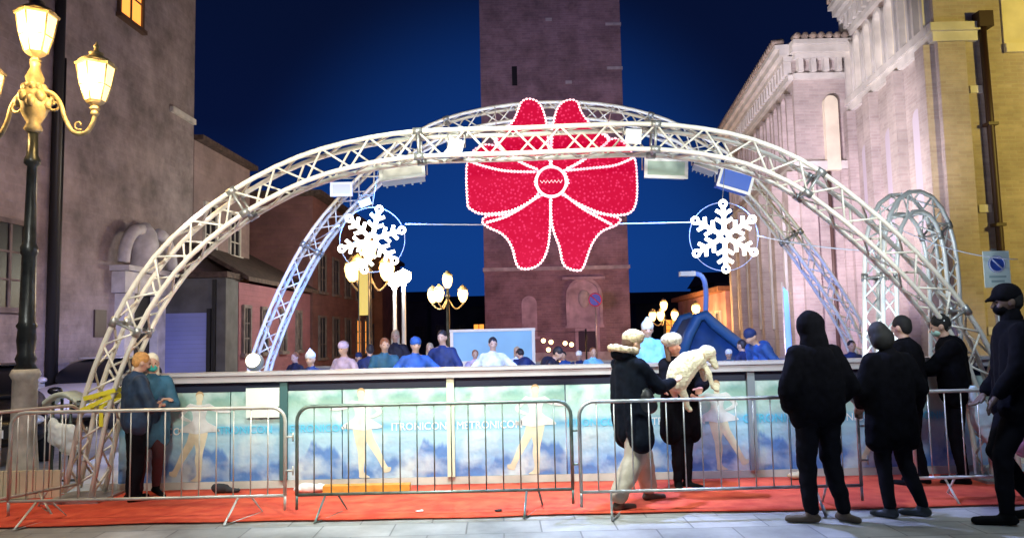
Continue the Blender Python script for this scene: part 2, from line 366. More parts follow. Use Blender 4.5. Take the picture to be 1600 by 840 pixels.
# pink terraced house
M_pink = brick_mat('pink_plaster', (0.26,0.10,0.13), (0.23,0.09,0.12), (0.24,0.095,0.12), 2, 0.3)
hp = empty('terraced_house', 'low pink house with two tall narrow windows left of the blue arch', 'house', (xb, 24, 0))
k2 = 0.03; hx = xb+0.02; w = MB(); w.prism([(hx,20.9),(hx+0.2,27.5),(hx-5,27.5),(hx-5,21.02)], 0, 3.2); world_build(w, 'wall', M_pink, hp)
w = MB(); w.add([(hx+0.3,20.8,3.22),(hx+0.5,27.6,3.22),(hx-2.6,27.6,4.9),(hx-2.6,21.1,4.9),(hx+0.3,20.8,3.34),(hx+0.5,27.6,3.34),(hx-2.6,27.6,5.02),(hx-2.6,21.1,5.02)],
      [(0,3,2,1),(4,5,6,7),(0,1,5,4),(1,2,6,5),(2,3,7,6),(3,0,4,7)]); world_build(w, 'roof', M_roof, hp)
Th = Matrix.Translation(-Vector(hp.location)) @ frame_T((hx, 20.9, 0), (0.03, 1), (1, -0.03))
for uu in (0.5, 1.9, 3.6, 5.2): rect_window(hp, Th, uu, 1.25, 0.42, 1.25, M_dimstone, M_nightglass)

# brown house beyond, lit by street lamps
M_brown = brick_mat('brown_plaster', (0.20,0.09,0.09), (0.16,0.07,0.08), (0.17,0.08,0.08), 2, 0.4)
hb = empty('town_house', 'taller brown house with shutters behind the left snowflake light', 'house', (-7.4, 32, 0))
w = MB(); w.prism([(-7.35,28.2),(-7.05,38),(-14,38),(-14,28.2)], 0, 6.9); world_build(w, 'wall', M_brown, hb)
w = MB(); w.prism([(-7.0,28.0),(-6.7,38.2),(-14,38.2),(-14,28.0)], 6.902, 7.1); world_build(w, 'roof', M_roof, hb)
Th = Matrix.Translation(-Vector(hb.location)) @ frame_T((-7.35, 28.2, 0), (0.03, 1), (1, -0.03))
for uu in (1.2, 3.2, 5.2, 7.2, 8.8):
    rect_window(hb, Th, uu, 3.4, 0.8, 1.4, M_dimstone, M_nightglass)
    rect_window(hb, Th, uu, 0.9, 0.8, 1.5, M_dimstone, M_litglass if uu in (7.2, 8.8) else M_nightglass)
ho = empty('corner_house', 'house front lit orange by street lamps left of the twin white lamp', 'house', (-8, 44, 0))
w = MB(); w.prism([(-10.5,43),(-7.3,43),(-7.3,50),(-10.5,50)], 0, 6.2); world_build(w, 'wall', mat('orange_lit_plaster',(0.42,0.17,0.08),0.8,0,0.3,1.5), ho)  # orange of the lamp light is put into the wall colour
w = MB(); w.prism([(-10.7,42.7),(-7.0,42.7),(-7.0,50),(-10.7,50)], 6.202, 6.4); world_build(w, 'roof', M_roof, ho)
To = Matrix.Translation(-Vector(ho.location)) @ frame_T((-10.5, 43, 0), (1, 0), (0, -1))
for uu in (0.9, 2.3):
    for zz in (1.0, 3.9): rect_window(ho, To, uu, zz, 0.7, 1.3, M_dimstone, M_litglass if zz < 2 and uu < 1 else M_nightglass)
# far dark houses
M_far = mat('far_house_plaster', (0.035,0.04,0.055), 0.9, 0, 0.4, 0.5)
for i, (x0, x1, Y, h, lab) in enumerate(((-13, -7.0, 66, 4.6, 'far dark house low behind the twin white lamp post'), (-6.6, -2.0, 62, 3.9, 'far dark house low behind the orange triple globe lamp'),
                                (9.6, 15.0, 60, 3.8, 'far dark house just right of the bell tower'), (15.3, 21, 58, 5.2, 'far dark house next to the low end of the church'))):
    h_ = empty('far_house', lab, 'house', ((x0+x1)/2, Y, 0), 0, 'dark houses beyond the square')
    w = MB(); w.box(x0, x1, Y, Y+8, 0, h); world_build(w, 'wall', M_far, h_)
    w = MB(); xm = (x0+x1)/2
    w.add([(x0-0.3,Y-0.3,h+.003),(x1+0.3,Y-0.3,h+.003),(x1+0.3,Y+8,h+.003),(x0-0.3,Y+8,h+.003),(x0-0.3,Y+4,h+1.1),(x1+0.3,Y+4,h+1.1)],
          [(0,3,2,1),(0,1,5,4),(2,3,4,5),(1,2,5),(3,0,4)]); world_build(w, 'roof', M_roof, h_)
    Tf = Matrix.Translation(-Vector(h_.location)) @ frame_T((x0, Y, 0), (1, 0), (0, -1))
    for k in range(3): rect_window(h_, Tf, (x1-x0)*(k+0.5)/3, 1.3, 0.8, 1.2, M_far, M_litglass if (i+k) % 3 == 0 else M_nightglass)

# ---------------------------------------------------------------- bell tower
M_tower = brick_mat('tower_brick', (0.36,0.24,0.25), (0.28,0.19,0.21), (0.33,0.25,0.26), 1.6, 0.5)
TY = 38.0
tx0, tx1 = WX(758, TY, 500), WX(985, TY, 500)
tw = empty('bell_tower', 'tall square brick bell tower behind the red bow light', 'tower', ((tx0+tx1)/2, TY, 0))
w = MB(); w.box(tx0, tx1, TY, TY+7, 0, 32); world_build(w, 'wall', M_tower, tw)
w = MB(); w.box(tx0-0.06, tx1+0.06, TY-0.10, TY+7.05, 4.75, 4.93); world_build(w, 'string_course', M_stone, tw)
w = MB(); w.box(tx0-0.12, tx1+0.12, TY-0.2, TY+7.1, 0, 0.7); world_build(w, 'plinth', M_stone, tw)
w = MB(); sx = WX(804, TY, 120); w.box(sx-0.13, sx+0.13, TY-0.02, TY+0.1, W(804,134,TY).z, W(804,104,TY).z); world_build(w, 'slit_window', M_dark, tw)
w = MB()
for k in range(9):
    zq = 8+k*2.3; w.box(tx1-0.75, tx1+0.04, TY-0.035, TY+0.5, zq, zq+0.14)
for xx, zz in ((0.6,14.2),(0.35,11.1),(0.47,17.5)): w.box(tx0+(tx1-tx0)*xx, tx0+(tx1-tx0)*xx+0.32, TY-0.03, TY+0.1, zz, zz+0.16)
world_build(w, 'quoin_stones', M_stone, tw)
M_tstone = mat('tower_stone_trim', (0.50,0.40,0.43), 0.8, 0, 0.3, 2)
Tt = Matrix.Translation(-Vector(tw.location)) @ frame_T((0, TY, 0), (1, 0), (0, -1))
ax = WX(912, TY, 460)
w = MB(); arch_panel(w, Tt, ax, 2.0, 1.5, 2.2, 0.0, 0.10); w.box(ax-0.95, ax+0.95, 0, 0.2, 1.88, 2.0, Tt); w.box(ax-1.05, ax+1.05, 0, 0.3, 4.24, 4.38, Tt)
ae = w.build('aedicule', M_tstone, tw)
w = MB(); arch_ring(w, Tt, ax, 2.0, 1.5, 2.2, 0.15, 0.0, 0.25); w.build('archivolt', M_tstone, ae)
w = MB(); w.ball((ax, 0.16, 3.3), (0.3, 0.12, 0.45), T=Tt); w.build('relief', M_stone, ae)
w = MB(); arch_panel(w, Tt, WX(828, TY), 1.5, 0.75, 2.0, 0.0, 0.08); w.box(WX(828,TY)-0.5, WX(828,TY)+0.5, 0, 0.16, 1.38, 1.5, Tt); w.build('memorial_plaque', M_tstone, tw)
w = MB(); dx = WX(918, TY); w.box(dx-0.45, dx+0.45, 0, 0.03, 0, 2.0-0.3, Tt); dr = w.build('door', mat('tower_door',(0.03,0.015,0.03),0.6), tw)
w = MB(); w.box(dx-0.6, dx-0.45, 0, 0.12, 0, 1.7, Tt); w.box(dx+0.45, dx+0.6, 0, 0.12, 0, 1.7, Tt); w.box(dx-0.6, dx+0.6, 0, 0.12, 1.702, 1.86, Tt); w.build('door_frame', M_tstone, dr)

# ---------------------------------------------------------------- church on the right
M_church = brick_mat('church_brick', (0.50,0.43,0.40), (0.42,0.35,0.33), (0.47,0.42,0.40), 1.0, 0.32)
M_cream = mat('cream_plaster', (0.78,0.72,0.55), 0.8, 0, 0.12, 2)
M_cstone = mat('church_stone_band', (0.62,0.60,0.56), 0.75, 0, 0.15, 2)
ck = 0.1
ch = empty('church', 'long pale brick church with arched blind windows and stone cornice on the right', 'church', (9, 18, 0))
S = Matrix.Translation(-Vector(ch.location))
def CN(Y): return 7.1+ck*Y
def CF(Y): return 5.6+ck*Y
w = MB()
w.prism([(CN(15),15),(CN(20),20),(22,20),(22,15)], 0, 10.2)
w.prism([(CF(20),20.002),(CF(29.2),29.2),(22,29.2),(22,20.002)], 0, 9.15)
w.build('wall', M_church, ch).location = -Vector(ch.location)
ndir = (-1, ck)
Tn = S @ frame_T((CN(15), 15, 0), (ck, 1), ndir); Ln = 5*math.sqrt(1+ck*ck)
Tfar = S @ frame_T((CF(20), 20, 0), (ck, 1), ndir); Lf = 9.2*math.sqrt(1+ck*ck)
Tfr = S @ frame_T((CF(20), 20, 0), (1, 0), (0, -1))
Tc = S @ frame_T((CN(15), 15, 0), (1, 0), (0, -1))
def tiles_edge(mb, T, L, z, n1):
    k = 0.0
    while k < L: mb.tube([(k, n1-0.25, z+0.03), (k, n1+0.06, z)], 0.085, 6, T=T); k += 0.21
def cornice(T, L, z):
    c = MB(); c.box(0, L, 0, 0.12, z-0.95, z-0.80, T); c.box(0, L, 0, 0.22, z-0.42, z-0.30, T); c.box(-0.1, L, 0, 0.34, z-0.297, z-0.12, T); c.box(-0.1, L, 0, 0.45, z-0.117, z, T)
    k = 0.1
    while k < L-0.12: c.box(k, k+0.13, 0, 0.2, z-0.78, z-0.423, T); k += 0.34
    o = c.build('cornice', M_cstone, ch)
    t = MB(); tiles_edge(t, T, L, z+0.08, 0.45); t.build('roof_tiles', mat('pale_roof_tiles',(0.30,0.24,0.20),0.85,0,0.4,5), o)
cornice(Tn, Ln, 10.2); cornice(Tfar, Lf, 9.15); cornice(Tfr, 1.45, 9.15)
# near nave: band, arched blind windows above, pilasters below
b = MB(); b.box(0, Ln, 0, 0.16, 7.45, 7.62, Tn); b.box(0, Ln, 0, 0.10, 7.25, 7.447, Tn); b.box(-0.16, 0.85, 0, 0.16, 7.45, 7.62, Tc); b.box(-0.10, 0.8, 0, 0.10, 7.25, 7.447, Tc)
b.box(-0.14, 1.42, 0, 0.14, 5.75, 5.97, Tfr); b.build('stone_band', M_cstone, ch)
for k in range(7):
    u = 0.42+k*0.70
    q = MB(); arch_panel(q, Tn, u, 7.63, 0.36, 1.35, 0.0, 0.02); o = q.build('blind_window', M_cream, ch)
    q = MB(); arch_ring(q, Tn, u, 7.63, 0.36, 1.35, 0.10, 0.0, 0.15); q.build('archivolt', M_cstone, o)
for k in range(4):
    u = 0.05+k*1.55
    q = MB(); q.box(u, u+0.42, 0, 0.22, 0, 7.24, Tn); q.box(u-0.05, u+0.47, 0, 0.27, 0, 0.6, Tn); q.build('pilaster', M_church, ch)
for k in range(3):
    u = 0.05+k*1.55+0.98
    q = MB(); arch_panel(q, Tn, u, 2.6, 0.46, 3.6, 0.0, 0.02); q.build('blind_window', mat('lavender_plaster',(0.5,0.45,0.52),0.8), ch)
# frontal return of the chapel
q = MB(); arch_panel(q, Tfr, 0.92, 5.72, 0.36, 2.0, 0.0, 0.146); q.build('blind_window', M_cream, ch)
q = MB(); q.tube([(0.78,0.07,0),(0.78,0.07,5.7)], 0.05, 8, T=Tfr); q.build('vertical_pipe', mat('brown_pipe',(0.10,0.06,0.05),0.5), ch)
q = MB(); q.box(0.0, 0.42, 0, 0.12, 0, 5.74, Tfr); q.box(1.1, 1.5, 0, 0.1, 0, 5.74, Tfr); q.build('pilaster', M_church, ch)
# far nave: arched niches under the eave, tall pilasters
b = MB(); b.box(0, Lf, 0, 0.12, 5.75, 5.95, Tfar); b.build('stone_band', M_cstone, ch)
for k in range(10):
    u = 0.5+k*0.9
    q = MB(); arch_panel(q, Tfar, u, 6.2, 0.42, 1.65, 0.0, 0.02); o = q.build('blind_window', mat('rose_plaster',(0.42,0.33,0.42),0.8), ch)
    q = MB(); arch_ring(q, Tfar, u, 6.2, 0.42, 1.65, 0.12, 0.0, 0.16); q.build('archivolt', M_church, o)
for k in range(6):
    u = 0.02+k*1.72
    q = MB(); q.box(u, u+0.40, 0, 0.28, 0, 5.74, Tfar); q.build('pilaster', M_church, ch)
for k in range(5):
    u = 1.08+k*1.72
    q = MB(); arch_panel(q, Tfar, u, 1.6, 0.6, 3.4, 0.0, 0.03); o = q.build('tall_window', mat('blue_grey_glass',(0.18,0.22,0.42),0.3), ch)
    q = MB(); arch_ring(q, Tfar, u, 1.6, 0.6, 3.4, 0.12, 0.0, 0.12); q.build('archivolt', M_cstone, o)
# corner front: upper pale wall, downpipe
cx = WX(1546, 15, 250)-CN(15)
q = MB(); q.box(0.0, 0.55, 0, 0.08, 0, 7.24, Tc); q.build('pilaster', M_church, ch)
q = MB(); q.box(cx+0.45, 12, 0, 0.10, 7.0, 7.18, Tc); q.box(cx+0.45, 12, 0, 0.04, 7.183, 10.1, Tc); q.build('upper_wall', M_cream, ch)
q = MB(); q.tube([(cx-0.02,0.12,7.5),(cx+0.0,0.12,5.5),(cx+0.02,0.12,2.0),(cx+0.02,0.12,0)], 0.07, 10, T=Tc); q.box(cx-0.14, cx+0.14, 0.0, 0.25, 7.48, 7.8, Tc)
for z in (1.5,3.5,5.5): q.box(cx-0.09,cx+0.11,0,0.21,z,z+0.06,Tc)
q.build('vertical_pipe', mat('rust_pipe',(0.035,0.015,0.01),0.5), ch)
for z in (1.2, 3.6, 6.0):
    q = MB(); q.box(0.62, 0.86, 0, 0.03, z+0.2, z+0.35, Tc); q.build('putlog_stone', M_cstone, ch)

# low house past the church
hl = empty('row_house', 'low rose house with pitched roof past the far end of the church', 'house', (8.8, 32, 0))
w = MB(); w.prism([(8.2,29.6),(8.6,40),(14,40),(14,29.6)], 0, 3.1); world_build(w, 'wall', mat('rose_house_plaster',(0.50,0.26,0.24),0.8,0,0.25,1.2), hl)
w = MB(); w.prism([(7.9,29.5),(8.3,40.2),(14,40.2),(14,29.5)], 3.102, 3.3); world_build(w, 'roof', mat('orange_roof_tiles',(0.35,0.15,0.07),0.8,0,0.3,6), hl)
Tl = Matrix.Translation(-Vector(hl.location)) @ frame_T((8.2, 29.6, 0), (0.04, 1), (-1, 0.04))
for uu in (1.2, 3.0, 5.0, 7.2): rect_window(hl, Tl, uu, 1.0, 0.7, 1.3, M_stone, M_litglass if uu == 3.0 else M_nightglass)

# ================================================================== RINK
# red carpet with frayed, slightly uneven edge
cp = MB(); N = 90; near = []; far = []
for i in range(N+1):
    x = -5.75+i*(9.6+5.75)/N
    y0 = 6.93+0.02*math.sin(x*1.7)+0.012*math.sin(x*5.1)
    if x < -3.6: y0 = 6.93-0.05*((-3.6-x)/2.0)
    y1 = 8.42 if x > -4.7 else 8.42-1.0*((-4.7-x)/1.05)**1.2
    near.append((x, y0)); far.append((x, max(y0+0.15, y1)))
vs = []; fs = []; R = 8
for i in range(N+1):
    for j in range(R+1):
        t = j/R; x = near[i][0]; y = near[i][1]*(1-t)+far[i][1]*t
        vs.append((x, y, 0.012+0.005*noise.noise(Vector((x*1.4, y*3, 0)))))
for i in range(N):
    for j in range(R):
        a = i*(R+1)+j; fs.append((a, a+R+1, a+R+2, a+1))
cp.add(vs, fs, True)
co = cp.build('carpet', mat('red_carpet', (0.56,0.050,0.024), 0.95, 0, col2=(0.76,0.115,0.05), scale=5, bump=0.5, detail=10)); sd = co.modifiers.new('thickness','SOLIDIFY'); sd.thickness = 0.008; sd.offset = 1
tag(co, 'long red carpet laid on the paving in front of the ice rink', 'carpet')

# rink wall
def print_mat():
    m = bpy.data.materials.new('printed_banner'); m.use_nodes = True; n = m.node_tree; b = n.nodes['Principled BSDF']; b.inputs['Roughness'].default_value = 0.42
    t = n.nodes.new('ShaderNodeTexCoord'); s = n.nodes.new('ShaderNodeSeparateXYZ'); n.links.new(t.outputs['Object'], s.inputs[0])
    rp_ = n.nodes.new('ShaderNodeValToRGB'); n.links.new(s.outputs['Z'], rp_.inputs[0]); c = rp_.color_ramp
    c.elements[0].position = 0.0; c.elements[0].color = (0.10,0.18,0.55,1); c.elements[1].position = 1.0; c.elements[1].color = (0.20,0.42,0.40,1)
    for p_, col in ((0.28,(0.24,0.44,0.70,1)), (0.56,(0.36,0.60,0.72,1)), (0.64,(0.14,0.42,0.66,1)), (0.72,(0.40,0.62,0.64,1)), (0.92,(0.26,0.46,0.40,1))):
        e = c.elements.new(p_); e.color = col
    # mountains: a ridge line from 1-D noise
    cx_ = n.nodes.new('ShaderNodeCombineXYZ'); n.links.new(s.outputs['X'], cx_.inputs[0])
    z1 = n.nodes.new('ShaderNodeTexNoise'); z1.inputs['Scale'].default_value = 1.6; z1.inputs['Detail'].default_value = 5; n.links.new(cx_.outputs[0], z1.inputs['Vector'])
    mr = n.nodes.new('ShaderNodeMapRange'); mr.inputs['From Min'].default_value = 0.32; mr.inputs['From Max'].default_value = 0.68; mr.inputs['To Min'].default_value = 0.02; mr.inputs['To Max'].default_value = 0.58; n.links.new(z1.outputs['Fac'], mr.inputs[0])
    lt = n.nodes.new('ShaderNodeMath'); lt.operation = 'SUBTRACT'; n.links.new(mr.outputs[0], lt.inputs[0]); n.links.new(s.outputs['Z'], lt.inputs[1])
    cl = n.nodes.new('ShaderNodeMath'); cl.operation = 'MULTIPLY'; cl.inputs[1].default_value = 18; cl.use_clamp = True; n.links.new(lt.outputs[0], cl.inputs[0])
    m1 = n.nodes.new('ShaderNodeMix'); m1.data_type = 'RGBA'; n.links.new(cl.outputs[0], m1.inputs[0]); n.links.new(rp_.outputs[0], m1.inputs[6]); m1.inputs[7].default_value = (0.10,0.24,0.56,1)
    # snow patches
    z2 = n.nodes.new('ShaderNodeTexNoise'); z2.inputs['Scale'].default_value = 2.4; z2.inputs['Detail'].default_value = 6; n.links.new(t.outputs['Object'], z2.inputs['Vector'])
    r2 = n.nodes.new('ShaderNodeMapRange'); r2.inputs['From Min'].default_value = 0.48; r2.inputs['From Max'].default_value = 0.66; r2.inputs['To Max'].default_value = 0.75; n.links.new(z2.outputs['Fac'], r2.inputs[0])
    m2 = n.nodes.new('ShaderNodeMix'); m2.data_type = 'RGBA'; n.links.new(r2.outputs[0], m2.inputs[0]); n.links.new(m1.outputs[2], m2.inputs[6]); m2.inputs[7].default_value = (0.66,0.80,0.80,1)
    z3 = n.nodes.new('ShaderNodeTexNoise'); z3.inputs['Scale'].default_value = 5; z3.inputs['Detail'].default_value = 3; n.links.new(t.outputs['Object'], z3.inputs['Vector'])
    bp = n.nodes.new('ShaderNodeBump'); bp.inputs['Strength'].default_value = 0.5; bp.inputs['Distance'].default_value = 0.05; n.links.new(z3.outputs['Fac'], bp.inputs['Height']); n.links.new(bp.outputs[0], b.inputs['Normal'])
    n.links.new(m2.outputs[2], b.inputs['Base Color']); return m
M_print = print_mat()
BY = 8.45
bx0 = WX(186, BY, 680); bx1 = WX(1585, BY, 680); NP = 8; pw = (bx1-bx0)/NP
rw = empty('rink_wall', 'long white topped rink wall with printed skater and mountain banners', 'rink wall', ((bx0+bx1)/2, BY, 0))
r = MB(); r.box(bx0, bx1, BY-0.10, BY+0.16, 1.155, 1.225); r.box(bx0, bx1, BY-0.13, BY+0.2, 1.228, 1.26)
world_build(r, 'top_rail', mat('cream_rail',(0.42,0.42,0.46),0.35,0,0.08,5), rw)
r = MB(); r.box(bx0, bx1, BY+0.0, BY+0.10, 1.05, 1.152); world_build(r, 'shadow_gap', mat('dark_blue_core',(0.02,0.03,0.07),0.4), rw)
r = MB(); r.box(bx0, bx1, BY-0.02, BY+0.12, 0.0, 0.095); world_build(r, 'kick_board', mat('pale_kick_board',(0.55,0.55,0.5),0.6,0,0.2,3), rw)
M_fig = mat('printed_skin', (0.66,0.64,0.48), 0.45, 0, 0.14, 7); M_dress = mat('printed_dress', (0.62,0.68,0.70), 0.45, 0, 0.18, 8)
M_cyan = mat('cyan_print', (0.10,0.55,0.80), 0.4); M_wprint = mat('white_print', (0.84,0.88,0.88), 0.4)
def skater_poly(side):      # printed skater silhouette: smooth outlines in (x, z)
    s = side
    def sm(p): return [(v.x*s, v.y) for v in smooth_path([Vector((x, z, 0)) for x, z in p], 4, True)]
    legs = [sm([(-0.075,0.60),(0.055,0.60),(0.050,0.48),(0.030,0.36),(0.038,0.27),(0.022,0.14),(0.035,0.085),(0.075,0.055),(0.070,0.045),(-0.015,0.045),(-0.022,0.10),(-0.030,0.22),(-0.035,0.33),(-0.062,0.46)]),
            sm([(0.0,0.60),(0.085,0.58),(0.115,0.47),(0.165,0.36),(0.205,0.25),(0.245,0.16),(0.275,0.15),(0.270,0.11),(0.215,0.095),(0.195,0.14),(0.150,0.24),(0.095,0.34),(0.040,0.45)]),
            sm([(-0.015,0.905),(0.022,0.905),(0.026,0.86),(-0.02,0.86)])]
    head = [sm([(-0.032,0.935),(-0.028,0.905),(0.0,0.89),(0.028,0.905),(0.034,0.94),(0.026,0.975),(0.0,0.988),(-0.026,0.975)])]
    hair = sm([(-0.036,0.95),(-0.03,0.985),(0.0,1.005),(0.03,0.985),(0.038,0.95),(0.02,0.972),(-0.02,0.975)])
    dress = [sm([(-0.095,0.868),(-0.03,0.858),(0.03,0.858),(0.098,0.872),(0.078,0.80),(0.058,0.72),(0.085,0.67),(0.165,0.615),(0.20,0.575),(0.10,0.560),(0.02,0.545),(-0.08,0.562),(-0.19,0.570),(-0.15,0.625),(-0.080,0.67),(-0.056,0.72),(-0.075,0.80)]),
             sm([(0.085,0.872),(0.125,0.845),(0.185,0.770),(0.195,0.735),(0.160,0.700),(0.095,0.675),(0.080,0.690),(0.145,0.735),(0.135,0.765),(0.085,0.825)]),
             sm([(-0.085,0.868),(-0.120,0.850),(-0.200,0.800),(-0.285,0.790),(-0.290,0.770),(-0.195,0.768),(-0.110,0.795),(-0.080,0.820)])]
    return legs+head, dress, hair
def flat(mb, poly, T, z0, z1):
    q = [(p[0], p[1]) for p in poly]; a = sum(q[i][0]*q[(i+1)%len(q)][1]-q[(i+1)%len(q)][0]*q[i][1] for i in range(len(q)))
    if a > 0: q.reverse()
    n = len(q); vs = [(p[0], -z0, p[1]) for p in q]+[(p[0], -z1, p[1]) for p in q]
    mb.add(vs, [tuple(range(n-1,-1,-1)), tuple(range(n,2*n))]+[(i,(i+1)%n,n+(i+1)%n,n+i) for i in range(n)], False, T)
words = ['co', 'ITRONICON', 'METRONICON', 'ITRONICON', 'METRONICON', 'ITRONICON', 'OTRONICE', 'ITRONICON']
tm = {}
for wd_, sz in (('co',0.17), ('ITRONICON',0.115), ('METRONICON',0.115), ('OTRONICE',0.13)): tm[wd_] = text_mesh(wd_, sz)
bx0s = bx0
figx = [312, 565, 838, 1122, 1385]
for i in range(NP):
    x0 = bx0+i*pw; p_ = MB(); p_.box(0.006, pw-0.006, -0.012, 0.06, 0.098, 1.047)
    pn = p_.build('banner_panel', M_print, rw); pn.location = (x0-rw.location.x, 0, 0)
for j, fx in enumerate(figx):
    X = WX(fx, BY, 690); a, d, hr_ = skater_poly(-1 if j % 2 == 0 else 1)
    T = Matrix.Translation((X-rw.location.x, 0, 0.06))
    mb = MB()
    for k, q in enumerate(a): flat(mb, [(x_*1.15, z_*1.0) for x_, z_ in q], T, 0.013, 0.0155+0.0006*k)
    fo = mb.build('printed_skater', M_fig, rw)
    mb = MB()
    for k, q in enumerate(d): flat(mb, [(x_*1.15, z_*1.0) for x_, z_ in q], T, 0.013, 0.018+0.0006*k)
    mb.build('printed_dress', M_dress, fo)
    mb = MB(); flat(mb, [(x_*1.15, z_) for x_, z_ in hr_], T, 0.013, 0.0185); mb.build('printed_hair', mat('printed_hair',(0.50,0.36,0.20),0.5), fo)
for j, (tx, wd_, c_) in enumerate(((272,'co',M_wprint), (383,'ITRONICON',M_cyan), (492,'METRONICON',M_cyan), (655,'ITRONICON',M_wprint), (765,'METRONICON',M_wprint), (930,'ITRONICON',M_cyan), (1050,'METRONICON',M_wprint), (1205,'OTRONICE',M_cyan), (1330,'ITRONICON',M_wprint), (1455,'METRONICON',M_cyan))):
    X = WX(tx, BY, 668); me = tm[wd_].copy(); [setattr(v_, 'co', Vector((v_.co.x*0.94, v_.co.y, v_.co.z))) for v_ in me.vertices]; me.materials.clear(); me.materials.append(c_)
    o = bpy.data.objects.new('lettering', me); COL.objects.link(o); o.parent = rw; o.rotation_euler = (rad(90),0,0)
    o.location = (X-rw.location.x, -0.016, 0.60)
for j, px in enumerate((445, 705, 1175)):
    X = WX(px, BY, 680); mb = MB(); mb.box(-0.04, 0.04, -0.055, -0.014, 0.1, 1.15)
    o = mb.build('joint_post', (mat('dark_teal_post',(0.04,0.12,0.13),0.5), mat('pale_green_post',(0.62,0.72,0.55),0.4), mat('grey_post',(0.2,0.25,0.3),0.5))[j], rw); o.location = (X-rw.location.x, 0, 0)
# notice sheet fixed on wall (a part of the wall's cladding, stuck on)
mb = MB(); a = W(385,606,BY-0.05); b_ = W(437,634,BY-0.05); mb.box(a.x, b_.x, BY-0.065, BY-0.058, b_.z, a.z); a2 = W(385,640,BY-.05); b2 = W(437,651,BY-.05); mb.box(a2.x, b2.x, BY-0.065, BY-0.058, b2.z, a2.z)
tag(mb.build('paper_notice', mat('mint_paper',(0.70,0.84,0.80),0.5)), 'pale mint notice sheet fixed high on the rink wall near its left end', 'notice')
# far wall of the rink
e_ = empty('rink_back_wall', 'low blue lit wall closing the far side of the ice', 'rink wall', (1, 21.7, 0))
mb = MB(); mb.box(-6.6,6.6,-0.07,0.07,0,0.78); mb.build('panel', mat('blue_lit_board',(0.16,0.20,0.42),0.5,0,0.3,1.3), e_)  # board colour holds the blue light of the rink
mb = MB(); mb.box(-6.65,6.65,-0.1,0.1,0.783,0.84); mb.build('top_rail', MATS['cream_rail'], e_)

# yellow plank, litter on the carpet
mb = MB(); p0 = G(512,768); p1 = G(645,764); mb.box(p0.x, p1.x, 8.02, 8.14, 0.03, 0.10); mb.box(p0.x+0.05, p0.x+0.15, 8.0, 8.16, 0.02, 0.03); mb.box(p1.x-0.15, p1.x-0.05, 8.0, 8.16, 0.02, 0.03)
tag(mb.build('wooden_plank', mat('yellow_wood',(0.55,0.28,0.04),0.6,0,0.2,8)), 'yellow wooden plank lying on the red carpet against the rink wall', 'plank')
def lump(name, m, parts, loc, vox=0.02, label=None, cat=None, disp=0.0, group=None):
    mb = MB()
    for c, r in parts: mb.ball(c, r)
    o = mb.build(name, m, None, loc); rm(o, vox, disp)
    return tag(o, label, cat, group)
TEX = bpy.data.textures.new('folds', 'CLOUDS'); TEX.noise_scale = 0.11; TEX.noise_depth = 2
def rm(o, vox, disp=0.0, it=3):
    m = o.modifiers.new('remesh', 'REMESH'); m.mode = 'VOXEL'; m.voxel_size = vox; m.use_smooth_shade = True
    s = o.modifiers.new('smooth', 'SMOOTH'); s.iterations = it; s.factor = 0.6
    if disp:
        d = o.modifiers.new('folds', 'DISPLACE'); d.texture = TEX; d.strength = disp; d.mid_level = 0.5; d.texture_coords = 'LOCAL'
p = G(492, 764); lump('crumpled_paper', M_white, [((0,0,0.05),(0.11,0.05,0.05)), ((0.12,0.02,0.045),(0.08,0.05,0.045)), ((-0.1,0,0.035),(0.06,0.05,0.03))], (p.x, 8.12, 0.02), 0.012, 'crumpled white paper beside the yellow plank at the rink wall', 'litter', 0.04)
p = G(357, 766); lump('rag', mat('dark_rag',(0.03,0.03,0.035),0.9), [((0,0,0.05),(0.10,0.06,0.05)), ((0.13,0,0.03),(0.09,0.05,0.03))], (p.x, 8.2, 0.02), 0.012, 'dark rag on the ground by the rink wall behind the left barrier', 'litter', 0.04)
p = G(1235, 745); lump('folded_cloth', mat('tan_cloth',(0.55,0.45,0.28),0.9), [((0,0,0.04),(0.13,0.06,0.035)), ((0.05,0,0.065),(0.08,0.05,0.03))], (p.x, 8.25, 0.02), 0.012, 'small tan folded cloth on the carpet left of the man in the puffer jacket', 'litter', 0.03)

for px, py, lab in ((118,782,'small white scrap of paper on the red carpet near its left end'), (655,803,'pale scrap of paper on the near carpet edge right of the plank'), (778,802,'tiny dark leaf on the near carpet edge by the middle barrier')):
    p = G(px, py); lump('litter_scrap', M_white if 'leaf' not in lab else M_black, [((0,0,0.01),(0.035,0.02,0.008)), ((0.02,0.01,0.012),(0.02,0.02,0.008))], (p.x, p.y, 0.02), 0.004, lab, 'litter', 0.01)
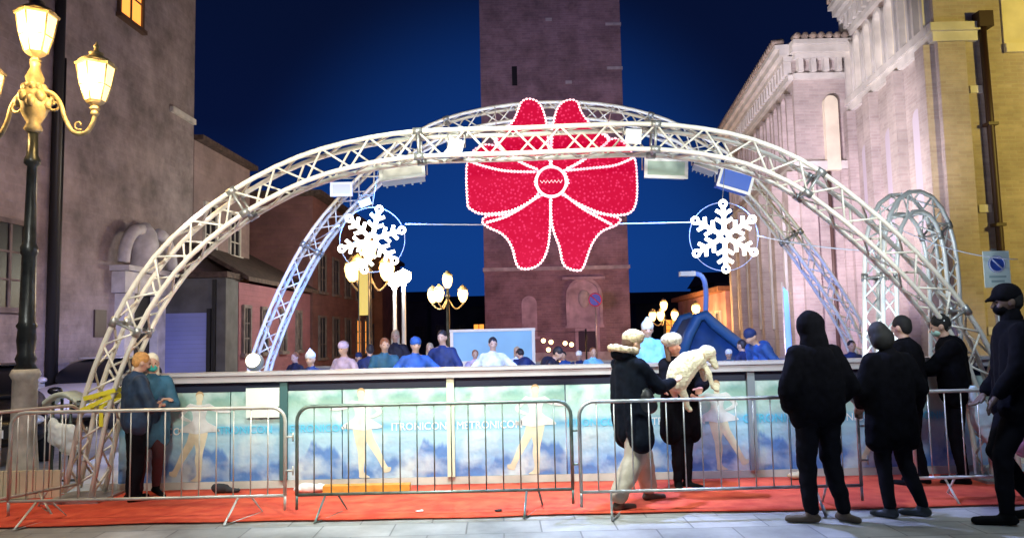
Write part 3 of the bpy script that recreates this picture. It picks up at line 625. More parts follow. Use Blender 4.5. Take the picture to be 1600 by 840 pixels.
# ================================================================== TRUSS ARCHES
def resample(pts, step):
    P = [Vector(p) for p in pts]; out = [P[0].copy()]; need = step
    for a, b in zip(P, P[1:]):
        L = (b-a).length; d = need
        while d <= L: out.append(a+(b-a)*(d/L)); d += step
        need = d-L
    return out
def truss(name, label, path, side, w, chord, m, couplers=(), brace=0.011, step=0.26, base=None):
    """four chords along a path, zigzag lacing on all four faces; side = direction across the truss"""
    P = resample(smooth_path(path, 8), step); n = len(P); e_ = empty(name, label, 'truss arch', (P[0].x, P[0].y, 0))
    off = Matrix.Translation(-Vector(e_.location)); side = Vector(side).normalized(); rows = [[], [], [], []]
    for i, p_ in enumerate(P):
        d = (P[min(i+1,n-1)]-P[max(i-1,0)]).normalized(); nrm = side.cross(d).normalized()
        if nrm.z < 0 and abs(nrm.z) > 0.3: nrm = -nrm
        if i and (nrm-last).length > 1.2: nrm = -nrm
        last = nrm
        rows[0].append(p_+nrm*w/2-side*w/2); rows[1].append(p_+nrm*w/2+side*w/2); rows[2].append(p_-nrm*w/2+side*w/2); rows[3].append(p_-nrm*w/2-side*w/2)
    for r_ in rows:
        mb = MB(); mb.tube(r_, chord, 8, T=off); mb.build('chord', m, e_)
    mb = MB()
    for f_ in range(4):
        A, B = rows[f_], rows[(f_+1)%4]
        for i in range(n-1):
            mb.tube([A[i], B[i+1]] if i % 2 == 0 else [B[i], A[i+1]], brace, 6, T=off)
    mb.build('lacing', m, e_)
    for c in couplers:
        i = int(c*(n-1)); mb = MB()
        for r_ in rows:
            d = (r_[min(i+1,n-1)]-r_[i-1]).normalized(); mb.tube([r_[i]-d*0.05, r_[i]+d*0.05], chord*1.5, 8, T=off)
        for f_ in range(4): mb.tube([rows[f_][i], rows[(f_+1)%4][i]], brace*1.3, 6, T=off)
        mb.build('coupler', M_steel, e_)
    for q in ((P[0],) if base is None else base):
        mb = MB(); mb.box(q[0]-0.28, q[0]+0.28, q[1]-0.28, q[1]+0.28, 0.02, 0.045, off); mb.build('base_plate', M_steel, e_)
    return e_
AY = 8.08
fp = [(133,768),(140,735),(149,690),(164,620),(193,540),(228,470),(275,405),(335,350),(400,306),(480,267),(560,244),(640,231),(720,227),(800,225),(900,221),(1000,218),(1080,224),(1160,240),(1240,274),(1310,323),(1380,383),(1440,444),(1490,508),(1525,575),(1545,645),(1555,700),(1560,752)]
truss('truss_arch', 'wide aluminium truss arch spanning the front of the rink, passing in front of the bow', [W(x,y,AY) for x,y in fp], (0,1,0), 0.27, 0.027, M_alu, (0.13,0.27,0.42,0.60,0.74,0.88), 0.012, 0.25, base=[W(133,768,AY), W(1560,752,AY)])
RY = 12.6
rp_ = [(395,668),(397,640),(405,580),(425,520),(455,450),(500,370),(560,300),(620,245),(690,205),(770,184),(850,176),(930,178),(1000,191),(1060,213),(1120,248),(1180,302),(1240,376),(1290,446),(1330,512),(1355,575),(1368,640),(1372,664)]
truss('truss_arch', 'second truss arch lit blue, standing farther back over the ice behind the bow', [W(x,y,RY) for x,y in rp_], (0,1,0), 0.27, 0.03, M_alu, (0.2,0.4,0.6,0.8), 0.012, 0.28, base=[W(395,668,RY), W(1372,664,RY)])
ep = [(1376,708,9.6),(1376,600,9.6),(1376,500,9.6),(1376,420,9.6),(1380,365,9.65),(1394,330,9.75),(1418,316,9.95),(1446,330,10.2),(1465,372,10.4),(1474,430,10.5),(1477,500,10.5),(1478,600,10.5),(1478,690,10.5)]
truss('truss_arch', 'narrow truss arch standing upright behind the right side of the front arch', [W(*q) for q in ep], (-0.55,1,0), 0.26, 0.028, mat('pale_truss',(0.86,0.92,0.92),0.4,0.2), (0.3,0.62), 0.012, 0.24, base=[W(1376,712,9.6), W(1478,686,10.5)])
# yellow tape wrapped on the left leg
mb = MB()
for k, (x,y) in enumerate(((163,628),(168,614))):
    c = W(x,y,AY); T = Matrix.Translation(c) @ Matrix.Rotation(rad(-24+k*10), 4, 'Y')
    for s_ in (-1,1):
        mb.box(-0.16,0.16, s_*0.166-0.003, s_*0.166+0.003, -0.022,0.022, T); mb.box(s_*0.163-0.003, s_*0.163+0.003, -0.163,0.163,-0.022,0.022,T)
mb.box(-0.02,0.02,-0.17,-0.163,-0.25,-0.04, Matrix.Translation(W(172,625,AY)))
tag(mb.build('warning_tape', mat('yellow_tape',(0.80,0.72,0.05),0.4)), 'yellow warning tape wrapped round the left foot of the front arch', 'tape')

# ------------------------------------------------------------------ bow
def led_fill(name, base, dot, s1, s2, scale):
    m = bpy.data.materials.new(name); m.use_nodes = True; n = m.node_tree; b = n.nodes['Principled BSDF']; b.inputs['Base Color'].default_value = (0.06,0.0,0.01,1); b.inputs['Roughness'].default_value = 0.8; b.inputs['Specular IOR Level'].default_value = 0.1
    t = n.nodes.new('ShaderNodeTexCoord'); v = n.nodes.new('ShaderNodeTexVoronoi'); v.inputs['Scale'].default_value = scale; n.links.new(t.outputs['Object'], v.inputs['Vector'])
    r_ = n.nodes.new('ShaderNodeMapRange'); r_.inputs['From Min'].default_value = 0.10; r_.inputs['From Max'].default_value = 0.42; r_.inputs['To Min'].default_value = 1; r_.inputs['To Max'].default_value = 0; n.links.new(v.outputs['Distance'], r_.inputs[0])
    mx = n.nodes.new('ShaderNodeMix'); mx.data_type = 'RGBA'; n.links.new(r_.outputs[0], mx.inputs[0]); mx.inputs[6].default_value = (*base,1); mx.inputs[7].default_value = (*dot,1)
    n.links.new(mx.outputs[2], b.inputs['Emission Color']); b.inputs['Emission Strength'].default_value = s1
    return m
M_bow = led_fill('red_led_garland', (0.60,0.001,0.035), (1.0,0.05,0.17), 1.0, 1, 24)
M_rope = mat('pink_white_led_rope', (0.9,0.7,0.75), 0.5, emit=(1.0,0.50,0.62), es=1.1)
BWY = 9.0
def bz(x, y, Y=BWY): return W(680+x/2.71, 130+y/2.71, Y)
bow = empty('bow_light', 'huge red bow made of lights with pale outline, hung between the two arches', 'light decoration', bz(490,422))
Tb = Matrix.Translation(-Vector(bow.location))
shapes = {
 'upper_loop': [[(262,222),(325,165),(352,110),(368,74),(400,62),(437,78),(460,122),(474,200),(480,300),(484,356),(440,368),(380,348),(300,290)],
                [(500,200),(513,120),(538,80),(575,66),(603,76),(616,112),(645,155),(690,198),(735,240),(690,280),(600,345),(545,365),(497,356)]],
 'side_loop': [[(140,322),(215,262),(300,292),(380,348),(432,372),(420,422),(432,472),(330,536),(205,552),(152,532),(138,500)],
               [(835,300),(762,236),(690,284),(610,342),(552,368),(565,422),(548,472),(690,545),(800,555),(846,515),(852,400)]],
 'tail': [[(436,482),(330,548),(225,560),(200,582),(225,606),(288,638),(325,690),(345,762),(368,782),(415,778),(458,742),(482,655),(484,480)],
          [(496,480),(498,600),(528,690),(548,768),(605,790),(630,770),(662,682),(705,625),(768,596),(780,570),(700,552),(640,540),(548,476)]]}
for nm, polys in shapes.items():
    for poly in polys:
        path = smooth_path([bz(*q) for q in poly], 4, True)
        dep = {'upper_loop':0.06,'side_loop':0.0,'tail':0.05}[nm]
        n = len(path); mb = MB(); fr = [(p_.x, p_.y+dep-0.015, p_.z) for p_ in path]; bk = [(p_.x, p_.y+dep+0.015, p_.z) for p_ in path]
        mb.add(fr+bk, [tuple(range(n-1,-1,-1)), tuple(range(n,2*n))]+[(i,(i+1)%n,n+(i+1)%n,n+i) for i in range(n)], False, Tb)
        o = mb.build(nm, M_bow, bow)
        mb = MB(); mb.tube([(p_.x, p_.y+dep, p_.z) for p_ in path], 0.011, 6, True, T=Tb); [mb.ball(v, 0.021, 7, 5, T=Tb) for v in resample([(p_.x, p_.y+dep, p_.z) for p_ in path+path[:1]], 0.040)]; mb.build('light_rope', M_rope, o)
mb = MB()
for ln in ([(140,330),(200,352),(300,374),(425,378)], [(838,318),(760,350),(660,362),(555,372)], [(437,480),(370,525),(300,566),(215,592)], [(548,474),(620,530),(690,570),(745,600)], [(262,225),(258,262),(330,320),(432,368)], [(690,205),(735,242),(650,310),(550,372)], [(490,200),(490,356)], [(488,484),(488,600)]):
    pl_ = smooth_path([bz(*q)+Vector((0,-0.03,0)) for q in ln], 5); mb.tube(pl_, 0.009, 6, T=Tb); [mb.ball(v, 0.019, 7, 5, T=Tb) for v in resample(pl_, 0.038)]
mb.build('fold_line', M_rope, bow)
c = bz(490,422); mb = MB(); mb.tube([c+Vector((0,-0.07,0)), c+Vector((0,0.03,0))], 0.175, 28, T=Tb); kn = mb.build('knot', M_bow, bow)
mb = MB(); mb.tube([c+Vector((0.178*math.cos(a),-0.07,0.178*math.sin(a))) for a in [k*math.pi/14 for k in range(28)]], 0.018, 8, True, T=Tb)
mb.tube([c+Vector((-0.13+0.26*k/12,-0.08,0.016*(-1)**k)) for k in range(13)], 0.004, 5, T=Tb); mb.build('light_rope', M_rope, kn)
mb = MB()
for x in (260, 720): mb.tube([bz(x, 215), bz(x, 215)+Vector((0,-0.75,0.12))], 0.006, 5, T=Tb)
mb.build('hanging_wire', M_steel, bow)

# ------------------------------------------------------------------ snowflakes
M_led = mat('white_led', (1,1,1), 0.5, emit=(1.0,0.93,0.74), es=4.0)
M_ring = mat('ring_led', (0.25,0.3,0.5), 0.5, emit=(0.25,0.36,0.95), es=0.25)
def snowflake(px, py, Y, rpx, rot, label, scale=1.0):
    c = W(px, py, Y); R = rpx*Y/1200.0
    e_ = empty('snowflake_light', label, 'light decoration', c, 0, 'white snowflake lights')
    for k in range(6):
        a = rot+k*math.pi/3; d = Vector((math.sin(a), 0, math.cos(a))); s_ = Vector((math.cos(a), 0, -math.sin(a)))
        mb = MB(); mb.tube([d*0.03, d*R*0.80], R*0.06, 8)
        for f_, l_ in ((0.34,0.22),(0.58,0.20)):
            for q in (-1,1): mb.tube([d*R*f_, d*R*(f_+l_*0.6)+s_*q*R*l_], R*0.05, 7)
        ring = [d*R*0.88+d*math.cos(t)*R*0.085+s_*math.sin(t)*R*0.085 for t in [j*math.pi/5 for j in range(10)]]
        mb.tube(ring, R*0.04, 6, True); [mb.ball(d*R*f_, R*0.075, 8, 6) for f_ in (0.34,0.58)]; mb.build('snowflake_arm', M_led, e_)
    mb = MB(); mb.tube([Vector((math.cos(t),0,math.sin(t)))*R*0.15 for t in [j*math.pi/8 for j in range(16)]], R*0.05, 6, True); mb.build('snowflake_hub', M_led, e_)
    mb = MB(); mb.tube([Vector((math.cos(t)*R*0.92,0.03,math.sin(t)*R*0.92)) for t in [j*math.pi/24 for j in range(48)]], 0.005, 6, True); mb.build('hoop', M_ring, e_)
    mb = MB(); mb.tube([Vector((0,0.03,R*0.92)), Vector((0.08,0.1,R*0.92+0.55))], 0.004, 5); mb.build('hanging_wire', M_steel, e_)
    light('POINT', 'snowflake_glow', c+Vector((0,-0.25,0)), 22, (1.0,0.95,0.85), 0.3)
    return e_
snowflake(581, 374, 10.0, 56, rad(14), 'tilted white snowflake light in a hoop, left of the bow')
snowflake(1132, 369, 10.0, 59, 0, 'upright white snowflake light in a hoop, right of the bow')
# cable carrying them
mb = MB()
def sag(a, b, s_, n=14): return [a.lerp(b, i/n)+Vector((0,0,-s_*4*(i/n)*(1-i/n))) for i in range(n+1)]
mb.tube(sag(W(633,350,10), W(1083,347,10), 0.02, 20), 0.008, 5); mb.tube(sag(W(1183,368,10), W(1372,392,9.7), 0.04), 0.008, 5); mb.tube(sag(W(1390,350,9.7), W(1590,405,9.2), 0.10), 0.006, 5)
mb.tube(sag(W(475,382,12.2), W(530,352,10), 0.03), 0.008, 5)
tag(mb.build('cable', mat('pale_cable',(0.55,0.6,0.75),0.5)), 'thin pale cable strung between the snowflake lights and the bow', 'cable')

# ------------------------------------------------------------------ floodlights on the arches
M_hot = mat('lit_flood_lens', (1,1,1), 0.4, emit=(0.85,0.92,1.0), es=9.0)
M_grey = mat('flood_housing', (0.34,0.38,0.42), 0.45, 0.3)
def flood(px, py, Y, w_, h_, tilt, roll, lens, label, housing=None, d_=0.12):
    c = W(px, py, Y); e_ = empty('floodlight', label, 'floodlight', c, 0, 'floodlights hung on the truss arches')
    T = Matrix.Rotation(rad(roll), 4, 'Y') @ Matrix.Rotation(rad(tilt), 4, 'X')
    mb = MB(); n = 5
    mb.box(-w_/2,w_/2,-d_/2,d_/2,-h_/2,h_/2,T)
    for k in range(n): mb.box(-w_/2+w_*(k+0.3)/n, -w_/2+w_*(k+0.5)/n, d_/2, d_/2+0.05, -h_/2+0.01, h_/2-0.01, T)
    mb.build('housing', housing or M_grey, e_)
    mb = MB(); t = 0.018
    mb.box(-w_/2-t,w_/2+t,-d_/2-0.02,-d_/2,h_/2-t,h_/2+t,T); mb.box(-w_/2-t,w_/2+t,-d_/2-0.02,-d_/2,-h_/2-t,-h_/2+t,T)
    mb.box(-w_/2-t,-w_/2+t,-d_/2-0.02,-d_/2,-h_/2+t,h_/2-t,T); mb.box(w_/2-t,w_/2+t,-d_/2-0.02,-d_/2,-h_/2+t,h_/2-t,T); mb.build('bezel', M_white, e_)
    mb = MB(); mb.box(-w_/2+t,w_/2-t,-d_/2-0.008,-d_/2-0.002,-h_/2+t,h_/2-t,T); mb.build('lens', lens, e_)
    mb = MB(); mb.tube([(-w_/2-0.03,0,0),(-w_/2-0.03,0,h_/2+0.09),(w_/2+0.03,0,h_/2+0.09),(w_/2+0.03,0,0)], 0.01, 6); mb.build('yoke', M_steel, e_)
    return e_
M_off = mat('flood_glass_grey', (0.32,0.40,0.33), 0.2, 0, emit=(0.18,0.26,0.22), es=0.5)
M_offw = mat('flood_glass_pale', (0.55,0.55,0.52), 0.3, 0, emit=(0.5,0.5,0.46), es=0.15)
flood(713, 231, 8.0, 0.12, 0.12, 0, 15, M_hot, 'small blazing white floodlight on the front arch, left of the bow')
flood(988, 216, 8.0, 0.13, 0.12, 0, 5, M_hot, 'small blazing white floodlight on the front arch, right of the bow')
flood(630, 274, 8.9, 0.50, 0.17, -25, -6, M_offw, 'wide pale floodlight panel under the front arch, upper left of the bow')
flood(1039, 265, 8.9, 0.47, 0.20, 0, 3, M_off, 'wide floodlight with greenish glass and white rim, right of the bow')
flood(1102, 258, 8.5, 0.24, 0.15, -20, 22, M_offw, 'small tilted pale floodlight under the front arch above the right snowflake')
flood(535, 297, 11.5, 0.30, 0.18, 0, 0, M_offw, 'blue lit floodlight with round glare on the rear arch, above the left snowflake', mat('blue_housing',(0.04,0.12,0.55),0.4))
flood(572, 318, 11.2, 0.14, 0.07, 0, -20, M_hot, 'tiny white floodlight just over the left snowflake')
flood(1146, 284, 10.5, 0.44, 0.26, 0, 18, MATS['blue_housing'], 'blue box spotlight over the right snowflake', MATS['blue_housing'], 0.2)
# moving-head lamp on the rink rail
c = W(398, 560, 9.2); e_ = empty('rail_spotlight', 'round white spotlight on a stand behind the left end of the rink wall', 'spotlight', (c.x, 9.2, 0.08))
mb = MB(); mb.tube([(0,0,0),(0,0,c.z-0.2)], 0.03, 8); mb.box(-0.2,0.2,-0.2,0.2,0,0.04); mb.build('stand', M_black, e_)
mb = MB(); mb.ball((0,0,c.z-0.12), 0.11); mb.build('lamp_head', M_grey, e_)
mb = MB(); mb.ball((0.0,-0.06,c.z-0.10), 0.085); mb.build('lens', mat('warm_lens',(1,0.9,0.7),0.4,emit=(1,0.86,0.66),es=4), e_)

# ================================================================== STREET LAMPS
M_iron = mat('gilded_cast_iron', (0.34,0.28,0.16), 0.5, 0.3, 0.35, 12, 0.4)
M_post = mat('dark_grey_cast_iron', (0.030,0.036,0.038), 0.35, 0.5, 0.4, 8, 0.2)
M_langlass = mat('glowing_lantern_glass', (1,0.85,0.5), 0.4, emit=(1.0,0.70,0.26), es=2.1)
M_bulb = mat('hot_bulb', (1,1,0.9), 0.4, emit=(1.0,0.93,0.72), es=14)
def lantern(parent, c, s, arm_top=False):
    """six sided tapered lantern; c = base centre (local), s = scale (1 = 0.62 m tall)"""
    T = Matrix.Translation(c) @ Matrix.Scale(s, 4)
    g_ = MB(); g_.lathe([(0.09,0.10),(0.135,0.26),(0.165,0.44)], 6, T=T, smooth=False); lo = g_.build('lantern', M_langlass, parent)
    f_ = MB()
    f_.lathe([(0.03,0.0),(0.05,0.02),(0.035,0.05),(0.075,0.075),(0.095,0.10)], 6, T=T, smooth=False)
    for k in range(6):
        a = 2*math.pi*(k+0.5)/6
        f_.tube([(0.092*math.cos(a),0.092*math.sin(a),0.10),(0.137*math.cos(a),0.137*math.sin(a),0.26),(0.168*math.cos(a),0.168*math.sin(a),0.44)], 0.008, 5, T=T)
    f_.tube([(0.136*math.cos(2*math.pi*(k+0.5)/6),0.136*math.sin(2*math.pi*(k+0.5)/6),0.25) for k in range(6)], 0.006, 5, True, T=T)
    f_.lathe([(0.185,0.44),(0.19,0.462),(0.16,0.475)], 6, T=T, smooth=False); f_.build('lantern_frame', M_iron, lo)
    r_ = MB(); r_.lathe([(0.165,0.476),(0.13,0.51),(0.075,0.535),(0.06,0.56),(0.07,0.575),(0.03,0.59),(0.018,0.62),(0.03,0.64),(0.012,0.67),(0.004,0.69)], 12, T=T); r_.build('lantern_roof', M_iron, lo)
    return lo
LY = 8.6
lx = WX(38, LY, 640)
sl = empty('street_lamp', 'tall ornate cast iron street lamp with three glowing lanterns at the left edge', 'street lamp', (lx, LY, 0))
zj = W(40, 200, LY).z
mb = MB(); mb.lathe([(0.20,0.0),(0.20,0.12),(0.16,0.18),(0.13,0.6),(0.125,1.22),(0.155,1.28),(0.13,1.34)], 16); mb.build('pedestal', mat('pale_lamp_plinth',(0.42,0.40,0.36),0.6,0,0.3,7), sl)
mb = MB(); mb.lathe([(0.12,1.34),(0.09,1.4),(0.11,1.45),(0.085,1.52),(0.10,1.66),(0.09,1.78),(0.11,1.82),(0.085,1.86),(0.072,2.6),(0.09,2.64),(0.09,2.70),(0.065,2.75),(0.05,zj-0.45),(0.085,zj-0.42),(0.085,zj-0.37),(0.06,zj-0.32),(0.05,zj-0.05)], 16); mb.build('post', M_post, sl)
mb = MB(); mb.lathe([(0.06,zj-0.06),(0.10,zj-0.02),(0.07,zj+0.05),(0.13,zj+0.16),(0.17,zj+0.30),(0.12,zj+0.44),(0.08,zj+0.50),(0.10,zj+0.58),(0.05,zj+0.70),(0.06,zj+0.76)], 14)
for k in range(10):
    a = k*math.pi/5; mb.ball((0.15*math.cos(a),0.15*math.sin(a),zj+0.28+0.06*(k%2)), (0.05,0.05,0.07)); mb.ball((0.1*math.cos(a),0.1*math.sin(a),zj+0.46), (0.04,0.04,0.05))
mb.build('capital', M_iron, sl)
for s_, rot in ((1, 0), (-1, 0.0)):
    reach = 0.66; dz = zj+0.02
    P = smooth_path([(0.08,0,zj+0.42),(0.20,0,zj+0.40),(0.30,0,zj+0.28),(0.36,0,zj+0.10),(0.46,0,dz-0.08),(0.60,0,dz-0.09),(0.68,0,dz+0.02),(0.70,0,dz+0.12)], 5)
    T = Matrix.Rotation(0 if s_ > 0 else rad(168), 4, 'Z')
    mb = MB(); mb.tube(P, 0.026, 8, T=T)
    sc = [(0.24+0.09*(1-k/16)*math.cos(k*0.55+2), 0, zj+0.26+0.09*(1-k/16)*math.sin(k*0.55+2)) for k in range(14)]; mb.tube(sc, 0.016, 6, T=T)
    sc = [(0.52+0.06*(1-k/14)*math.cos(-k*0.6-1), 0, dz+0.0+0.06*(1-k/14)*math.sin(-k*0.6-1)) for k in range(11)]; mb.tube(sc, 0.012, 6, T=T)
    mb.lathe([(0.03,0),(0.05,0.03),(0.03,0.07)], 10, tuple((T @ Vector((0.70,0,dz+0.10))))); mb.build('arm', M_iron, sl)
    c = T @ Vector((0.70, 0, dz+0.16)); lantern(sl, c, 1.18)
lantern(sl, Vector((0,0,zj+0.76)), 1.25)
for c in ((0.70,0,zj+0.45), (-0.685,0.145,zj+0.45), (0,0,zj+1.05)):
    light('POINT', 'lantern_light', Vector((lx,LY,0))+Vector(c)+Vector((0,-0.28,0)), 85, (1.0,0.62,0.22), 0.1)

def globe_lamp(px, pytop, Y, label, spread=0.45, n=3, cat='street lamp', warm=True):
    X = WX(px, Y, 500); H = W(px, pytop, Y).z
    e_ = empty('globe_street_lamp', label, cat, (X, Y, 0), 0, 'street lamps beyond the rink')
    mb = MB(); mb.lathe([(0.16,0),(0.14,0.5),(0.07,0.6),(0.05,H-0.5),(0.09,H-0.45),(0.05,H-0.4),(0.04,H-0.2)], 10); mb.build('post', M_post, e_)
    gm = mat('orange_globe',(1,0.7,0.4),0.5,emit=(1.0,0.62,0.22),es=4.0) if warm else M_bulb
    pos = [(0,0,H)]+[(spread*math.cos(a), spread*math.sin(a), H-0.45) for a in ([0.2, math.pi-0.15, 4.2][:n])]
    for q in pos[1:]:
        mb = MB(); mb.tube(smooth_path([(0,0,H-0.5),(q[0]*0.5,q[1]*0.5,H-0.85),(q[0],q[1],H-0.7),(q[0],q[1],H-0.6)],4), 0.025, 6); mb.build('arm', M_iron, e_)
    for q in pos:
        mb = MB(); mb.lathe([(0.06,-0.2),(0.13,-0.1),(0.17,0.08),(0.14,0.18),(0.05,0.25)], 10, q); lo = mb.build('lantern', gm, e_)
        mb = MB(); mb.lathe([(0.18,0.19),(0.10,0.28),(0.02,0.36)], 10, q); mb.build('lantern_roof', M_iron, lo)
    return X, H
for a in ((700, 440, 24, 'ornate street lamp with orange globes left of the bell tower', 0.48), (1038, 478, 34, 'far orange globe lamp right of the bell tower beside the tall blue skater', 0.5), (1088, 484, 30, 'far orange globe lamp close to the low end of the church', 0.4), (577, 392, 16.5, 'street lamp with yellow globes partly hidden by the left snowflake', 0.38)):
    X, H = globe_lamp(*a)
    light('POINT', 'globe_light', (X, a[2]-0.7, H-0.2), 160, (1.0,0.55,0.2), 0.2)
# twin white street lamps
for px, pt, Y, lab in ((617, 446, 24, 'slim white street lamp with glaring head, left one of the close pair'), (631, 440, 23, 'slim white street lamp with glaring head, right one of the close pair')):
    X = WX(px, Y, 500); H = W(px, pt, Y).z; e_ = empty('white_street_lamp', lab, 'street lamp', (X,Y,0), 0, 'pair of white street lamps')
    mb = MB(); mb.lathe([(0.12,0),(0.07,0.3),(0.06,H-0.15),(0.1,H-0.1),(0.06,H-0.05)], 10); mb.build('post', mat('white_post',(0.75,0.72,0.76),0.4), e_)
    mb = MB(); mb.ball((0,0,H+0.16), (0.24,0.24,0.22)); mb.build('lamp_globe', M_bulb, e_)
    mb = MB(); mb.lathe([(0.26,0.28),(0.1,0.36),(0.02,0.42)], 12, (0,0,H)); mb.build('lamp_cap', M_white, e_)
    light('POINT', 'street_glow', (X, Y-0.5, H+0.2), 300, (0.95,1.0,0.85), 0.25)
a = W(562,424,15.5); b_ = W(576,492,15.5)
e_ = empty('lit_sign', 'narrow upright glowing yellow sign below the left snowflake light', 'sign', (a.x, 15.5, 0))
mb = MB(); mb.box(0, b_.x-a.x, -0.05, 0.05, b_.z, a.z); mb.build('light_box', mat('yellow_light_box',(0.5,0.4,0.1),0.5,emit=(0.75,0.50,0.07),es=0.8), e_)
mb = MB(); mb.box(-0.02, -0.003, -0.06, 0.06, 0.08, a.z+0.02); mb.box(b_.x-a.x+0.003, b_.x-a.x+0.02, -0.06, 0.06, 0.08, a.z+0.02); mb.box(-0.02,b_.x-a.x+0.02,-0.06,0.06,a.z+0.021,a.z+0.06); mb.build('sign_frame', M_post, e_)
# fairy lights at the foot of the tower
mb = MB(); mb2 = []
A = W(842,534,26); B = W(902,538,26); e_ = empty('fairy_lights', 'string of warm round bulbs at the foot of the bell tower', 'string lights', (A.x, 26, 0))
for x_ in (A.x-0.2, B.x+0.3): mb.tube([(x_-A.x,0,0),(x_-A.x,0,1.75)], 0.03, 6)
mb.tube(sag(Vector((-0.2,0,1.75)), Vector((B.x-A.x+0.3,0,1.7)), 0.08), 0.01, 5); mb.build('wire', M_black, e_)
for px, py in ((849,532),(861,534),(883,536),(893,538),(857,546)):
    c = W(px, py, 26); b_ = MB(); b_.ball((c.x-A.x, 0, c.z), 0.075, 10, 6); b_.build('bulb', mat('fairy_bulb',(1,0.7,0.4),0.5,emit=(1,0.62,0.25),es=8), e_)
light('POINT', 'fairy_glow', (W(872,540,26).x, 28.0, 1.4), 260, (1.0,0.42,0.12), 0.3)
light('POINT', 'row_house_glow', (7.6, 31.5, 2.2), 90, (1.0,0.5,0.2), 0.2)

# ================================================================== far rink kit
# light blue hut panel
a = W(706,519,17); b_ = W(834,570,17)
e_ = empty('rink_hut', 'light blue rink side hut with pale frame behind the skaters, left of the tower door', 'hut', ((a.x+b_.x)/2, 17, 0)); ox = e_.location.x
mb = MB(); mb.box(a.x-ox, b_.x-ox, 0, 0.9, 0.08, a.z); mb.build('wall', mat('light_blue_panel',(0.25,0.55,0.85),0.5,0,0.08,1.2), e_)
mb = MB(); mb.box(a.x-ox-0.05, b_.x-ox+0.05, -0.03, 0.95, a.z+0.003, a.z+0.06); mb.box(a.x-ox-0.04,a.x-ox+0.03,-0.02,0.0-0.003,0.08,a.z); mb.box(b_.x-ox-0.03,b_.x-ox+0.04,-0.02,-0.003,0.08,a.z); mb.build('frame', M_white, e_)
mb = MB(); mb.box(a.x-ox+0.1,b_.x-ox-0.1,-0.012,-0.003,0.7,1.05); mb.build('white_band', M_white, e_)
# blue inflatable slope on the right
def loftx(mb, pts_front, y0, y1, T=None):
    n = len(pts_front); vs = [(p_[0], y0, p_[1]) for p_ in pts_front]+[(p_[0], y1, p_[1]) for p_ in pts_front]
    mb.add(vs, [tuple(range(n)), tuple(range(2*n-1,n-1,-1))]+[((i+1)%n,i,n+i,n+(i+1)%n) for i in range(n)], True, T)
YS = 14.5
pts = [W(x,y,YS) for x,y in ((1066,560),(1078,525),(1092,498),(1104,494),(1118,508),(1138,524),(1165,545),(1190,560))]
ox = pts[0].x; e_ = empty('inflatable_slide', 'blue inflatable slide with peaked top at the right side of the ice', 'slide', (ox, YS, 0.08))
mb = MB(); poly = [(0,0)]+[(q.x-ox, q.z-0.08) for q in pts]+[(pts[-1].x-ox, 0)]
loftx(mb, list(reversed(poly)), 0.15, 1.5); mb.build('body', mat('blue_vinyl',(0.015,0.06,0.22),0.5,0,0.3,3), e_)
for yy in (0.1, 1.5):
    mb = MB(); mb.tube([(q.x-ox, yy, q.z-0.05) for q in pts], 0.10, 8); mb.build('side_tube', mat('bright_blue_vinyl',(0.02,0.10,0.30),0.5), e_)
# curved blue post
P = [W(x,y,15.2) for x,y in ((1100,620),(1100,560),(1102,500),(1103,455),(1097,432),(1080,426))]
e_ = empty('curved_lamp_post', 'thin blue lit post with bent top right of the bell tower', 'post', (P[0].x, 15.2, 0.08)); T = Matrix.Translation(-Vector(e_.location))
mb = MB(); mb.tube([Vector((P[0].x,15.2,0.08))]+smooth_path(P,5), 0.05, 8, T=T); mb.build('post', mat('blue_painted_post',(0.15,0.3,0.85),0.4), e_)
mb = MB(); mb.cbox(P[-1]+Vector((-0.08,0,-0.02)), (0.3,0.16,0.09), T); mb.build('lamp_head', M_white, e_)
# tall blue banner
a = W(1222,448,16.5); b_ = W(1238,560,16.5)
e_ = empty('feather_banner', 'tall narrow blue banner in front of the church wall', 'banner', (a.x, 16.5, 0))
mb = MB(); mb.tube([(0,0,0),(0,0,a.z+0.1)], 0.02, 6); mb.build('pole', M_steel, e_)
mb = MB(); mb.add([(0.02,-0.004,0.6),(b_.x-a.x,-0.02,0.7),(b_.x-a.x+0.02,0.03,a.z*0.6),(b_.x-a.x-0.02,0.0,a.z-0.1),(0.02,0,a.z)], [(0,1,2,3,4)]); o = mb.build('fabric', mat('blue_fabric',(0.06,0.22,0.60),0.7), e_); sd = o.modifiers.new('s','SOLIDIFY'); sd.thickness = 0.008

